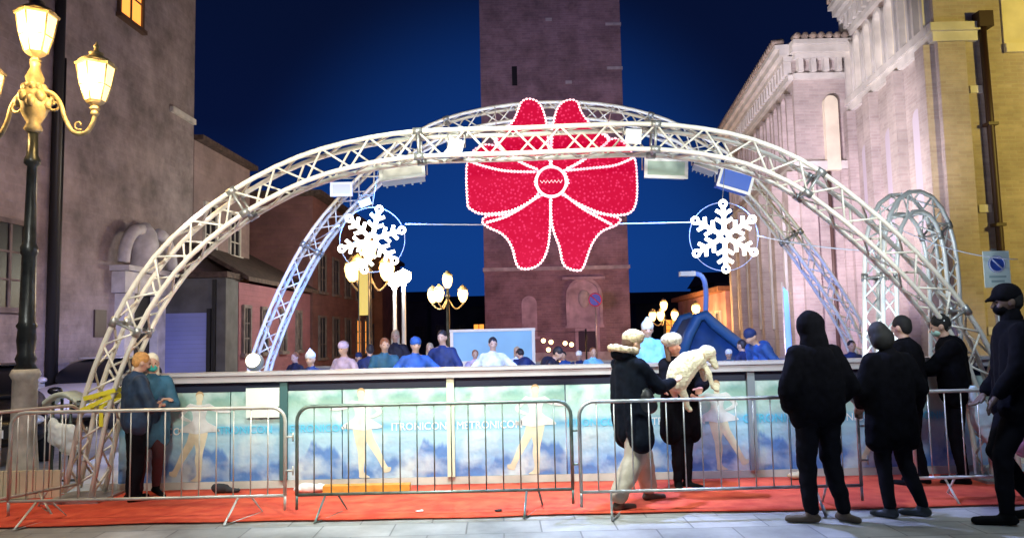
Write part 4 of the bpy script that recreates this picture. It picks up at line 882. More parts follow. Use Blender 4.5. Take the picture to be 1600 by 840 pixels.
# no parking signs
def no_parking(loc, s, label, plate=True, post_h=2.4):
    e_ = empty('no_parking_sign', label, 'road sign', loc)
    z = post_h-0.32*s
    mb = MB(); mb.tube([(0,0.03,0),(0,0.03,post_h)], 0.03, 8); mb.build('pole', M_steel, e_)
    if plate:
        mb = MB(); mb.box(-0.2*s,0.2*s,-0.012,0.0,z-0.28*s,z+0.28*s); pl = mb.build('plate', mat('sign_white',(0.72,0.86,0.84),0.4), e_); cz = z+0.08*s; r_ = 0.13*s; d0 = -0.013
    else: cz = z; r_ = 0.3*s; d0 = -0.001; pl = e_
    T = Matrix.Translation((0,0,cz)) @ Matrix.Rotation(rad(90),4,'X')
    mb = MB(); mb.lathe([(r_,-d0),(r_,-d0+0.006)], 28, T=T, smooth=False); mb.build('disc', mat('sign_blue',(0.04,0.10,0.50),0.4), e_)
    mb = MB(); mb.tube([(0.9*r_*math.cos(t), d0-0.009, cz+0.9*r_*math.sin(t)) for t in [k*math.pi/14 for k in range(28)]], r_*0.09, 6, True)
    mb.tube([(-0.62*r_, d0-0.009, cz+0.62*r_),(0.62*r_, d0-0.009, cz-0.62*r_)], r_*0.09, 6); mb.build('slash', mat('sign_slash',(0.45,0.5,0.75),0.4) if plate else mat('sign_red',(0.5,0.05,0.1),0.4), e_)
    if plate:
        mb = MB()
        for k, ww in ((0, 0.13), (1, 0.10)): mb.box(-ww*s, ww*s, -0.016, -0.0125, z-0.13*s-k*0.07*s, z-0.10*s-k*0.07*s)
        mb.build('small_print', mat('faint_print',(0.35,0.5,0.52),0.5), e_)
c = W(1557, 421, 9.4)
no_parking((c.x, 9.4, 0), 0.80, 'white no parking plate with blue disc in front of the church corner', True, c.z+0.26)
c = W(930, 468, 33); no_parking((c.x, 33, 0), 1.0, 'round blue sign on a pole in front of the bell tower', False, c.z+0.32)

# ================================================================== CROWD BARRIERS
M_bar = M_steel
M_barw = mat('pale_barrier_steel', (0.62,0.60,0.54), 0.4, 0.35, 0.15, 6)
M_bard = mat('dull_green_steel', (0.16,0.22,0.19), 0.4, 0.6, 0.3, 8)
def make_barrier(L, m, label):
    e_ = empty('crowd_barrier', label, 'crowd barrier', (0,0,0), 0, 'steel crowd barriers along the red carpet')
    z0, z1, r_, rc = 0.20, 0.99, 0.0165, 0.13
    pts = [(0,0,z0)]
    for k in range(7): a = math.pi-k*math.pi/12; pts.append((rc+rc*math.cos(a), 0, z1-rc+rc*math.sin(a)))
    for k in range(7): a = math.pi/2-k*math.pi/12; pts.append((L-rc+rc*math.cos(a), 0, z1-rc+rc*math.sin(a)))
    pts.append((L,0,z0)); mb = MB(); mb.tube(pts, r_, 8); mb.tube([(0,0,z0),(L,0,z0)], r_*0.9, 8)
    mb.tube([(0.0,0,z0),(0.0,0,0.07)], r_*0.8, 8); mb.tube([(L,0,z0),(L,0,0.07)], r_*0.8, 8); mb.build('frame', m, e_)
    n = int(L/0.152)
    mb = MB()
    for k in range(1, n):
        x = L*k/n; top = z1
        mb.tube([(x,0,z0),(x,0,top)], 0.0062, 6)
    mb.build('bars', m, e_)
    for x in (0.32, L-0.36):
        mb = MB(); mb.tube([(x-0.06,-0.02,z0-0.01),(x-0.09,-0.27,0.012),(x-0.02,-0.1,0.012),(x+0.09,0.22,0.012),(x+0.05,0.02,z0-0.01)], 0.011, 6); mb.build('foot', m, e_)
    mb = MB()
    for z in (0.42, 0.72): mb.tube([(L,0,z),(L+0.075,0,z)], 0.010, 6); mb.tube([(L+0.072,0,z-0.04),(L+0.072,0,z+0.04)], 0.008, 6)
    mb.build('hook', m, e_)
    return e_
BARY = 7.1
def xat(px, Y=BARY): return WX(px, Y, 690)
b1 = make_barrier(2.5, M_bard, 'dark steel crowd barrier in the middle, right in front of the rink wall post'); x0 = xat(464); b1.location = (x0, BARY, 0); b1.rotation_euler[2] = 0.0
def again(src, x, y, rz, label, m=None, z=0):
    c_ = copy_tree(src); c_.location = (x, y, z); c_.rotation_euler[2] = rz; c_['label'] = label
    if m:
        for k in kids(c_):
            k.data = k.data.copy(); k.data.materials.clear(); k.data.materials.append(m)
    return c_
again(b1, xat(446)-2.5, BARY-0.01, 0.0, 'pale crowd barrier in front of the two people at the left arch foot', M_barw)
again(b1, xat(906, 6.95), 6.95, 0.015, 'crowd barrier in front of the woman in beige trousers', M_steel)
again(b1, WX(1428,7.25,690), 7.25, 0.02, 'crowd barrier behind the pair in black on the right, before the masked man', M_barw)
again(b1, WX(125,7.9,690)-2.5*math.cos(rad(64)), 7.9-2.5*math.sin(rad(64)), rad(64), 'pale crowd barrier standing askew at the far left, in front of the street lamp', M_barw)
bb = again(b1, WX(1352,7.15,690)-0.02, 7.15, 0.02, 'x', M_steel)
bpy.data.objects.remove(bb) if False else None
for k in kids(bb): bpy.data.objects.remove(k)
bpy.data.objects.remove(bb)

# low cream slatted fence panel and draped stand on the left
e_ = empty('low_panel', 'low cream slatted panel on the ground behind the leftmost barrier', 'panel', (WX(-20,8.15,750), 8.15, 0))
mb = MB()
for k in range(9): mb.box(k*0.085, k*0.085+0.078, 0, 0.03, 0.02, 0.30)
mb.build('slats', mat('cream_board',(0.66,0.62,0.42),0.6,0,0.12,4), e_)
mb = MB(); mb.box(0,0.76,0.032,0.06,0.22,0.27); mb.box(0,0.76,0.032,0.06,0.06,0.11); mb.build('rails', MATS['cream_board'], e_)
e_ = empty('folding_rack', 'grey rounded metal rack with a white cloth hung over it, left of the arch foot', 'rack', (WX(102,8.7,700), 8.7, 0))
mb = MB()
for x in (-0.15,-0.05,0.05,0.15): mb.tube([(x,0,0),(x,0,1.0)], 0.018, 6)
mb.tube([(-0.15,0,0.1),(0.15,0,0.1)],0.012,6); mb.build('legs', mat('dark_rack_steel',(0.06,0.08,0.07),0.4,0.5), e_)
mb = MB(); pts = [(-0.19+0.38*k/10, 0.0, 0.98+0.10*math.sin(math.pi*k/10)) for k in range(11)]
for a_, b_ in zip(pts, pts[1:]): mb.add([(a_[0],-0.14,a_[2]),(b_[0],-0.14,b_[2]),(b_[0],0.14,b_[2]),(a_[0],0.14,a_[2]),(a_[0],-0.14,a_[2]-0.05),(b_[0],-0.14,b_[2]-0.05),(b_[0],0.14,b_[2]-0.05),(a_[0],0.14,a_[2]-0.05)], [(0,1,2,3),(4,7,6,5),(0,4,5,1),(2,6,7,3)], True)
mb.build('hood', mat('pale_grey_green',(0.45,0.52,0.46),0.5), e_)
lump('white_cloth', mat('white_linen',(0.72,0.80,0.82),0.8), [((0,0,0),(0.17,0.06,0.15)), ((0.05,0,-0.12),(0.12,0.05,0.1)), ((-0.13,0,0.05),(0.07,0.05,0.16))], (WX(102,8.6,700), 8.58, 0.60), 0.014, 'bunched white cloth hanging on the grey metal rack at the left', 'cloth', 0.06)

# ================================================================== CARS
def car(label, loc, rz, paint, h=1.42, L=4.1, wid=1.72):
    e_ = empty('parked_car', label, 'car', loc, rz, 'cars parked along the palace wall')
    hw = wid/2
    def ring(x, w_, z0, z1, r_):      # rounded section in the y,z plane
        return [(x,-w_+r_,z0),(x,w_-r_,z0),(x,w_,z0+r_),(x,w_,z1-r_),(x,w_-r_*1.3,z1),(x,-w_+r_*1.3,z1),(x,-w_,z1-r_),(x,-w_,z0+r_)]
    def loft(st, name, m, parent):
        mb = MB(); vs = []
        for s_ in st: vs += ring(*s_)
        n = 8; fs = [tuple(range(n)), tuple(range(len(vs)-1,len(vs)-n-1,-1))]
        for i in range(len(st)-1):
            for k in range(n): fs.append((i*n+k, (i+1)*n+k, (i+1)*n+(k+1)%n, i*n+(k+1)%n))
        mb.add(vs, fs, True); o = mb.build(name, m, parent); bv = o.modifiers.new('round','SUBSURF'); bv.levels = 1; bv.render_levels = 2; return o
    # +x is the front
    body = loft([(-L/2,hw*0.86,0.42,0.80,0.08),(-L/2+0.12,hw*0.95,0.26,0.90,0.1),(-L*0.3,hw,0.22,0.93,0.12),(0,hw,0.22,0.90,0.12),(L*0.25,hw,0.22,0.88,0.12),(L*0.42,hw*0.94,0.24,0.76,0.1),(L/2,hw*0.82,0.34,0.62,0.08)], 'body', paint, e_)
    loft([(-L*0.46,hw*0.78,0.84,0.92,0.03),(-L*0.36,hw*0.78,0.84,h-0.12,0.1),(-L*0.15,hw*0.80,0.84,h,0.12),(L*0.06,hw*0.80,0.84,h-0.03,0.12),(L*0.24,hw*0.84,0.82,0.90,0.03)], 'windows', M_nightglass, e_)
    loft([(-L*0.33,hw*0.70,h-0.10,h-0.05,0.02),(-L*0.15,hw*0.72,h-0.02,h+0.02,0.015),(L*0.05,hw*0.70,h-0.05,h-0.012,0.015)], 'roof', paint, e_)
    for sx_ in (-L*0.31, L*0.31):
        for sy in (-1,1):
            T = Matrix.Translation((sx_, sy*(hw-0.08), 0.31)) @ Matrix.Rotation(rad(90),4,'X')
            mb = MB(); mb.lathe([(0.22,-0.10),(0.30,-0.10),(0.31,-0.05),(0.31,0.05),(0.30,0.10),(0.22,0.10)], 20, T=T); wo = mb.build('wheel', mat('tyre_rubber',(0.015,0.015,0.015),0.8), e_)
            mb = MB(); mb.lathe([(0.21,-0.105),(0.21,0.105)], 12, T=T, smooth=False); mb.build('rim', M_steel, wo)
    for sy in (-1,1):
        mb = MB(); mb.ball((L*0.47, sy*hw*0.66, 0.62), (0.09,0.17,0.075)); mb.build('headlight', mat('headlight_glass',(0.75,0.8,0.85),0.1,0.3), e_)
        mb = MB(); mb.ball((-L*0.485, sy*hw*0.72, 0.72), (0.06,0.12,0.08)); mb.build('tail_light', mat('tail_light_red',(0.4,0.02,0.02),0.3), e_)
        mb = MB(); mb.ball((L*0.17, sy*(hw+0.04), 0.93), (0.07,0.10,0.06)); mb.build('mirror', paint, e_)
    mb = MB(); mb.box(L*0.475, L*0.497, -0.42, 0.42, 0.40, 0.54); mb.build('grille', M_black, e_)
    mb = MB(); mb.box(L*0.499, L*0.505, -0.26, 0.26, 0.42, 0.52); mb.build('number_plate', M_white, e_)
    return e_
car('silver car parked nose out by the palace, beside the left foot of the arch', (-8.35, 15.7, 0), rad(-86), mat('silver_paint',(0.55,0.53,0.57),0.35,0.1), 1.34, 3.6, 1.66)
car('black car parked behind the street lamp at the left edge', (-7.8, 11.4, 0), rad(-57), mat('black_car_paint',(0.012,0.012,0.015),0.25,0.3), 1.34, 3.6, 1.66)

# ================================================================== PEOPLE
SKIN = mat('skin', (0.55,0.34,0.25), 0.55)
NEAR_BLACK = mat('black_fabric', (0.004,0.004,0.006), 0.95, 0, 0.3, 20)
BLK2 = mat('black_trousers', (0.007,0.007,0.010), 0.9)
SHOE = mat('black_shoe', (0.006,0.006,0.007), 0.7)
for _m in (NEAR_BLACK, BLK2, SHOE): _m.node_tree.nodes['Principled BSDF'].inputs['Specular IOR Level'].default_value = 0.08
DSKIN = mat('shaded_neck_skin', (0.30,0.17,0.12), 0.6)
def hand(mb, wpos, d, side, r_=1.0):
    """palm and five fingers leaving the wrist along d"""
    d = Vector(d).normalized(); up = Vector((0,0,1)) if abs(d.z) < 0.8 else Vector((0,1,0))
    a = d.cross(up).normalized()*side; b = a.cross(d).normalized(); w0 = Vector(wpos)
    for k in (-1.0,-0.3,0.4,1.0): mb.cap(w0+a*0.012*k, 0.021*r_, w0+d*0.075+a*0.028*k, 0.015*r_)
    for k, l_ in ((-1.1,0.058),(-0.38,0.075),(0.36,0.080),(1.08,0.070)):
        p0 = w0+d*0.08+a*0.028*k; p1 = p0+d*l_*0.55-b*0.010; p2 = p1+(d*0.7-b*0.7).normalized()*l_*0.45
        mb.cap(p0, 0.0105*r_, p1, 0.0095*r_); mb.cap(p1, 0.0095*r_, p2, 0.0085*r_)
    p0 = w0+d*0.025+a*0.028; p1 = p0+(d*0.6+a*0.8).normalized()*0.045; mb.cap(p0, 0.014*r_, p1, 0.0115*r_); mb.cap(p1, 0.0115*r_, p1+d*0.032, 0.010*r_)
DEF = dict(pelvis=(0,0,0.93), chest=(0,0.0,1.26), neck=(0,0.0,1.47), head=(0,0.02,1.615), shL=(-0.172,0,1.385), shR=(0.172,0,1.385),
           elL=(-0.26,-0.03,1.13), elR=(0.26,-0.03,1.13), wrL=(-0.25,0.08,0.89), wrR=(0.25,0.08,0.89),
           hpL=(-0.09,0,0.90), hpR=(0.09,0,0.90), knL=(-0.10,0.02,0.49), knR=(0.10,0.02,0.49), anL=(-0.11,-0.02,0.08), anR=(0.11,-0.02,0.08), toeL=(-0.13,0.15,0.03), toeR=(0.13,0.15,0.03))
def person(label, X, Y, yaw, H, pose=None, coat=None, trousers=None, shoe=None, hair=None, hairstyle='short', hood=None, hoodstyle=None, hat=None, hatm=None, mask=None,
           hem=0.80, bulk=1.0, flare=0.0, leg=1.0, cuff=None, vox=0.012, z=0.0, group=None, skin=None, gloves=None, scarf=None, hands=True, disp=0.022, collar=0.0):
    J = {k: Vector(v) for k, v in DEF.items()}
    for k, v in (pose or {}).items(): J[k] = Vector(v)
    k_ = H/1.75; S_ = Matrix.Scale(k_, 4)
    coat = coat or NEAR_BLACK; trousers = trousers or BLK2; shoe = shoe or SHOE; skin = skin or SKIN
    hd = J['head']; up = (hd-J['neck']).normalized(); fw = Vector((0,1,0)); fw = (fw-up*fw.dot(up)).normalized()
    # body
    b = MB()
    b.ball(hd+up*0.015, (0.076,0.093,0.108), 16, 12); b.ball(hd+fw*0.028-up*0.052, (0.054,0.058,0.058)); b.cap(J['neck']-up*0.06, 0.062, hd-up*0.06, 0.052)
    b.cap(hd+fw*0.088+up*0.012, 0.011, hd+fw*0.106-up*0.022, 0.015)
    for s_ in (-1,1): b.ball(hd+Vector((s_*0.079,-0.006,-0.006)), (0.012,0.022,0.032)); b.ball(hd+fw*0.078+Vector((s_*0.030,0,0.028)), (0.018,0.010,0.007)); b.ball(hd+fw*0.066+Vector((s_*0.036,0,-0.024)), (0.022,0.02,0.022))
    b.ball(hd+fw*0.084-up*0.052, (0.024,0.010,0.007)); b.ball(hd+fw*0.082-up*0.064, (0.019,0.010,0.007))
    for s_ in ('L','R'):
        b.cap(J['neck']-up*0.04, 0.055, J['sh'+s_], 0.055); b.cap(J['sh'+s_], 0.052, J['el'+s_], 0.040); b.cap(J['el'+s_], 0.040, J['wr'+s_], 0.026)
        sx_ = -0.07 if s_ == 'L' else 0.07
        b.cap(J['chest']+Vector((sx_,0,0.06)), 0.105, J['pelvis']+Vector((sx_,0,0.05)), 0.10)
        b.cap(J['hp'+s_], 0.09, J['kn'+s_], 0.058); b.cap(J['kn'+s_], 0.056, J['an'+s_], 0.036); b.cap(J['an'+s_]+Vector((0,0,-0.03)), 0.026, J['toe'+s_]-Vector((0,0,0.004)), 0.018)
        if hands: hand(b, J['wr'+s_], J['wr'+s_]-J['el'+s_], 1 if s_ == 'L' else -1)
    b.v = [S_ @ v for v in b.v]
    body = b.build('person', skin, None, (X, Y, z), yaw); rm(body, 0.0075 if vox < 0.015 else 0.016, 0, 2)
    tag(body, label, 'person', group)
    def part(nm, mb, m, vx=vox, dp=disp, it=4):
        mb.v = [S_ @ v for v in mb.v]; o = mb.build(nm, m, body)
        if vx: rm(o, vx, dp, it)
        return o
    # trousers + shoes
    t = MB()
    for s_ in ('L','R'):
        t.cap(J['hp'+s_], 0.105, J['kn'+s_], 0.074*leg); t.cap(J['kn'+s_], 0.073*leg, J['an'+s_]+Vector((0,0,0.03 if not cuff else 0.07)), cuff or 0.054*leg)
    t.cap(J['hpL']+Vector((0,0,0.05)), 0.11, J['hpR']+Vector((0,0,0.05)), 0.11)
    part('trousers', t, trousers)
    for s_ in ('L','R'):
        q = MB(); an = J['an'+s_]; to = J['toe'+s_]; d = (to-an); d.z = 0; d.normalize()
        q.cap(an+Vector((0,0,0.02)), 0.048, an+Vector((0,0,-0.03)), 0.047); q.cap(an-d*0.03+Vector((0,0,-0.040)), 0.040, to+d*0.02, 0.031); q.ball(an-d*0.035+Vector((0,0,-0.04)), (0.045,0.045,0.035))
        part('shoe', q, shoe, vox, 0)
    # coat
    c = MB(); ch_ = J['chest']; pv = J['pelvis']
    for s_, sx_ in (('L',-0.082*bulk), ('R',0.082*bulk)):
        c.cap(J['neck']-up*0.07, 0.078, J['sh'+s_], 0.066*bulk); c.cap(J['sh'+s_], 0.070*bulk, J['el'+s_], 0.066*bulk); c.cap(J['el'+s_], 0.066*bulk, J['wr'+s_]-(J['wr'+s_]-J['el'+s_]).normalized()*0.03, 0.047*bulk)
        c.cap(ch_+Vector((sx_*0.9,0,0.05)), 0.112*bulk, ch_+Vector((sx_,0,-0.12)), 0.122*bulk)
        c.cap(ch_+Vector((sx_,0,-0.12)), 0.122*bulk, pv+Vector((sx_,0,0.02)), 0.125*bulk)
        if hem < 0.82:
            f0 = pv+Vector((sx_,0,0.0)); f1 = Vector(((J['kn'+s_].x*0.5+sx_*0.8)*(1+flare), J['kn'+s_].y*0.45, hem+0.06)); c.cap(f0, 0.125*bulk, f1, 0.105+0.05*flare)
            c.cap(Vector((0,pv.y,pv.z)), 0.12*bulk, Vector((0,f1.y*0.3,hem+0.07)), 0.11)
    c.cap(Vector((0,ch_.y-0.005,ch_.z+0.10)), 0.128*bulk, Vector((0,pv.y-0.005,pv.z+0.02)), 0.132*bulk); c.cap(Vector((0,pv.y,pv.z+0.02)), 0.132*bulk, Vector((0,pv.y,min(pv.z,hem+0.12))), 0.13*bulk)
    c.cap(J['neck']-up*0.09, 0.10, J['neck']-up*0.03, 0.078)
    c.cap(J['neck']-up*0.05, 0.078, J['neck']+up*(0.0+collar), 0.066)
    part('coat', c, coat)
    if scarf:
        q = MB(); q.cap(J['neck']+up*0.0, 0.082, J['neck']+up*0.05, 0.075); part('scarf', q, scarf)
    # hair / hat / hood
    if hair:
        q = MB(); q.ball(hd+up*0.035-fw*0.014, (0.086,0.098,0.098), 16, 12); q.ball(hd-fw*0.045+up*0.0, (0.078,0.062,0.085))
        if hairstyle == 'long': q.cap(hd-fw*0.045, 0.070, hd-fw*0.035-up*0.14, 0.055); q.cap(hd+Vector((-0.06,-0.03,-0.02)),0.035,hd+Vector((-0.065,0,-0.17)),0.03); q.cap(hd+Vector((0.06,-0.03,-0.02)),0.035,hd+Vector((0.065,0,-0.17)),0.03)
        if hairstyle == 'bob': q.ball(hd-up*0.03-fw*0.02, (0.105,0.105,0.115), 16, 12)
        if hairstyle == 'bun': q.ball(hd-fw*0.11+up*0.05, 0.045)
        part('hair', q, hair, vox, 0.012)
    if hat:
        q = MB(); q.ball(hd+up*0.055-fw*0.004, (0.094,0.106,0.092), 16, 12); q.cap(hd+up*0.04-fw*0.06, 0.045, hd+up*0.04+fw*0.055, 0.045)
        if hat == 'pompom': q.ball(hd+up*0.155, 0.04)
        if hat == 'fur': q.ball(hd+up*0.06, (0.118,0.125,0.085), 16, 12)
        if hat == 'cap': q.cap(hd+up*0.045+fw*0.08, 0.03, hd+up*0.03+fw*0.14, 0.015)
        part('hat', q, hatm or NEAR_BLACK, vox, 0.03 if hat == 'fur' else 0.008)
    if hood:
        q = MB()
        if hoodstyle == 'plain_up':
            q.ball(hd+up*0.02-fw*0.02, (0.118,0.118,0.138), 16, 12); q.cap(hd-up*0.06-fw*0.02, 0.108, J['neck']-up*0.02, 0.125); part('hood', q, hood, vox, 0.02)
        elif hoodstyle == 'fur_up':
            q.ball(hd+up*0.02-fw*0.03, (0.118,0.115,0.135), 16, 12); part('hood', q, coat, vox, 0.02)
            q = MB(); q.tube([hd+fw*0.055+Vector((0.105*math.cos(t_),0.0,0.125*math.sin(t_)+0.015)) for t_ in [j*math.pi/8 for j in range(16)]], 0.045, 8, True); part('fur_trim', q, hood, vox, 0.05)
        else:
            q.cap(J['neck']-fw*0.10+Vector((-0.06,0,0.0)), 0.07, J['neck']-fw*0.10+Vector((0.06,0,0.0)), 0.07); part('hood', q, coat, vox, 0.02)
            q = MB(); q.tube([J['neck']-fw*0.04+Vector((0.13*math.cos(t_),0.12*math.sin(t_)-0.03,0.05-0.03*math.sin(t_))) for t_ in [j*math.pi/8 for j in range(16)]], 0.04, 8, True); part('fur_trim', q, hood, vox, 0.05)
    if mask:
        q = MB(); q.ball(hd+fw*0.048-up*0.045, (0.062,0.064,0.052), 14, 10); part('face_mask', q, mask, 0.01, 0)
    e = MB()
    for s_ in (-1,1): e.ball(hd+fw*0.084+Vector((s_*0.030,0,0.012)), (0.012,0.008,0.007), 8, 6)
    part('eyes', e, mat('eye_dark',(0.02,0.015,0.012),0.2), 0)
    return body
def at(px, Y): return WX(px, Y, 640)

# man in puffer jacket, seen from behind
person('man in black puffer jacket with hood up seen from behind, hands in pockets', at(1277,6.55), 6.55, rad(12), 1.745,
       dict(elL=(-0.30,-0.05,1.10), elR=(0.30,-0.05,1.10), wrL=(-0.215,0.10,0.93), wrR=(0.215,0.10,0.93), knL=(-0.115,0.02,0.49), knR=(0.115,0.02,0.49), anL=(-0.12,-0.02,0.08), anR=(0.16,-0.05,0.08), toeL=(-0.27,0.05,0.03), toeR=(0.21,-0.14,0.03), head=(-0.01,0.03,1.60)),
       hood=NEAR_BLACK, hoodstyle='plain_up', hair=mat('near_black_hair',(0.005,0.005,0.005),0.8), hairstyle='short', skin=DSKIN, bulk=1.22, hem=0.80, leg=1.12, hands=False, vox=0.014, collar=0.06, disp=0.03, shoe=mat('tan_shoe',(0.09,0.06,0.035),0.6))
# pair in black
person('woman in long black coat, left one of the pair in black, seen from behind', at(1392,6.65), 6.65, rad(8), 1.655,
       dict(elL=(-0.27,0.02,1.12), elR=(0.29,-0.02,1.12), wrL=(-0.20,0.17,0.97), wrR=(0.26,0.10,0.88), knL=(-0.09,0.03,0.49), anL=(-0.09,-0.03,0.08), toeL=(-0.17,0.07,0.03), knR=(0.13,0.05,0.49), anR=(0.22,-0.04,0.08), toeR=(0.10,0.06,0.03), head=(-0.05,0.03,1.61)),
       hair=mat('black_hair',(0.005,0.005,0.005),0.8), hairstyle='bob', skin=DSKIN, bulk=1.12, hem=0.62, flare=0.15, hands=True, vox=0.014, shoe=mat('grey_boot',(0.018,0.024,0.03),0.5))
person('man in black jacket just behind the woman in the long black coat', at(1420,7.9), 7.9, rad(35), 1.72,
       dict(elL=(-0.27,0.0,1.12), elR=(0.31,0.02,1.14), wrL=(-0.24,0.12,0.92), wrR=(0.24,0.2,1.02), anR=(0.13,-0.04,0.08)),
       hair=MATS['black_hair'], bulk=1.22, hem=0.78, vox=0.014, hands=True)
# masked man at the barrier, facing left
person('man in dark jacket with pale mask standing by the rink wall, looking left', at(1490,8.0), 7.95, rad(62), 1.74,
       dict(elL=(-0.20,0.20,1.18), wrL=(-0.12,0.40,1.12), elR=(0.27,-0.06,1.12), wrR=(0.30,-0.04,0.86), head=(0,0.09,1.60), neck=(0,0.05,1.47), chest=(0,0.02,1.26)),
       hair=MATS['black_hair'], mask=mat('pale_green_mask',(0.45,0.72,0.62),0.7), bulk=1.18, hem=0.80, vox=0.014)
mb = MB(); T = Matrix.Translation(W(1531,645,7.75)) @ Matrix.Rotation(rad(-16),4,'Y')
mb.add([(-0.03,-0.05,0.28),(0.03,-0.05,0.28),(0.03,0.05,0.28),(-0.03,0.05,0.28),(-0.10,-0.06,-0.10),(0.10,-0.06,-0.10),(0.10,0.06,-0.10),(-0.10,0.06,-0.10),(-0.05,-0.03,-0.29),(0.06,-0.03,-0.29),(0.06,0.03,-0.29),(-0.05,0.03,-0.29)],
       [(0,1,5,4),(1,2,6,5),(2,3,7,6),(3,0,4,7),(4,5,9,8),(5,6,10,9),(6,7,11,10),(7,4,8,11),(3,2,1,0),(8,9,10,11)], True, T)
o = mb.build('carrier_bag', mat('white_carrier_bag',(0.62,0.76,0.86),0.45,0,0.12,9,0.4)); rm(o, 0.015, 0.04); tag(o, 'white carrier bag hanging beside the masked man at the barrier', 'bag')
# tall man at the right edge
person('tall man in black with cap walking left at the right edge', at(1592,6.35), 6.35, rad(75), 1.93,
       dict(elL=(-0.24,0.05,1.14), wrL=(-0.22,0.20,0.94), elR=(0.26,-0.02,1.12), wrR=(0.24,0.15,0.92), knR=(0.09,0.14,0.50), anR=(0.10,-0.10,0.10), toeR=(0.10,0.07,0.03), knL=(-0.09,0.16,0.50), anL=(-0.10,0.16,0.08), toeL=(-0.10,0.35,0.03)),
       hat='cap', hair=MATS['near_black_hair'], mask=NEAR_BLACK, scarf=NEAR_BLACK, skin=mat('backlit_dark_skin',(0.10,0.06,0.045),0.7), bulk=1.15, hem=0.78, vox=0.014)  # darkened skin, black mask and scarf added to keep the backlit face dark
o = lump('pink_bag', mat('pink_bag_fabric',(0.65,0.25,0.35),0.6), [((0,0,0.2),(0.12,0.06,0.16)), ((0,0,0.1),(0.14,0.07,0.1))], (WX(1604,6.9,690), 6.9, 0.42), 0.015, 'pink bag hanging low behind the tall man at the right edge', 'bag', 0.03)
# woman walking, fur hood, beige trousers
M_furcream = mat('cream_fur', (0.50,0.40,0.25), 0.95, 0, 0.4, 40, 0.8)
M_navycoat = mat('dark_navy_coat', (0.004,0.006,0.011), 0.95, 0, 0.3, 15); M_navycoat.node_tree.nodes['Principled BSDF'].inputs['Specular IOR Level'].default_value = 0.1
M_beige = mat('beige_trousers', (0.42,0.36,0.28), 0.85, 0, 0.12, 12)
person('woman in dark coat with cream fur hood and wide beige trousers, reaching towards the dog', at(985,7.22), 7.25, rad(-62), 1.64,
       dict(head=(0,0.05,1.60), elR=(0.20,0.22,1.16), wrR=(0.12,0.46,1.20), elL=(-0.22,0.18,1.12), wrL=(-0.14,0.42,1.10), knL=(-0.09,0.20,0.50), anL=(-0.10,0.27,0.09), toeL=(-0.10,0.44,0.03), knR=(0.09,-0.02,0.49), anR=(0.11,-0.25,0.09), toeR=(0.11,-0.09,0.03)),
       coat=M_navycoat, trousers=M_beige, shoe=mat('brown_shoe',(0.10,0.07,0.05),0.6), hair=mat('brown_hair',(0.10,0.05,0.03),0.6), hat='fur', hatm=M_furcream, hood=M_furcream, hoodstyle='down', bulk=1.12, hem=0.60, flare=0.55, leg=1.48, cuff=0.092, vox=0.013)
c = W(1008, 625, 7.1); o = lump('handbag', mat('black_leather',(0.01,0.01,0.012),0.4), [((0,0,0),(0.09,0.06,0.12)), ((0.02,0,-0.05),(0.1,0.06,0.08))], c, 0.012, 'black handbag hanging at the side of the woman in beige trousers', 'handbag')
# person holding the dog
person('person in dark coat and pale fur hat holding a cream dog by the rink wall', at(1062,8.0), 8.0, rad(205), 1.60,
       dict(head=(0.10,0.05,1.60), neck=(0.05,0.02,1.47), elL=(-0.25,0.12,1.15), wrL=(-0.06,0.30,1.12), elR=(0.25,0.12,1.15), wrR=(0.08,0.30,1.06), knL=(-0.07,0.02,0.49), knR=(0.07,0.02,0.49), anL=(-0.07,0,0.08), anR=(0.06,0,0.08)),
       coat=NEAR_BLACK, hair=MATS['brown_hair'], hairstyle='long', hat='fur', hatm=mat('pale_fur',(0.48,0.44,0.36),0.95,0,0.4,40,0.8), bulk=1.12, hem=0.55, flare=0.3, vox=0.013, skin=mat('warm_skin',(0.62,0.30,0.20),0.55))
# the dog
dg = MB(); DY = 7.62
def D(px, py, dy=0): return W(px, py, DY+dy)
chain = [((1060,592),0.112),((1064,580),0.122),((1075,568),0.112),((1088,561),0.092),((1096,556),0.070)]
for (a, ra), (b_, rb) in zip(chain, chain[1:]): dg.cap(D(*a), ra, D(*b_), rb)
dg.ball(D(1103,552), (0.082,0.075,0.070)); dg.cap(D(1109,560), 0.045, D(1116,572,-0.01), 0.028)
dg.cap(D(1062,600), 0.055, D(1070,617,-0.03), 0.035); dg.cap(D(1070,617,-0.03), 0.035, D(1074,632,-0.03), 0.024); dg.cap(D(1074,632,-0.03), 0.024, D(1078,636,-0.05), 0.024)
dg.cap(D(1052,600,0.06), 0.05, D(1056,615,0.08), 0.03)
dg.cap(D(1096,568), 0.04, D(1105,582,-0.03), 0.026); dg.cap(D(1105,582,-0.03), 0.026, D(1112,602,-0.03), 0.018); dg.cap(D(1112,602,-0.03), 0.018, D(1118,606,-0.05), 0.02)
dg.cap(D(1094,570,0.08), 0.04, D(1100,590,0.09), 0.026); dg.cap(D(1050,585), 0.03, D(1044,602,0.02), 0.018)
org = D(1075,575); dg.v = [(v-org)*1.06 for v in dg.v]
dog = dg.build('dog', mat('cream_dog_fur',(0.66,0.60,0.42),0.95,0,0.10,30,0.6), None, org); rm(dog, 0.006, 0.02, 1); TF = bpy.data.textures.new('fur','CLOUDS'); TF.noise_scale = 0.018; TF.noise_depth = 3; fd = dog.modifiers.new('fur','DISPLACE'); fd.texture = TF; fd.strength = 0.013; fd.mid_level = 0.5; fd.texture_coords = 'LOCAL'; tag(dog, 'fluffy cream dog held in the arms of the person in the pale fur hat', 'dog')
e = MB()
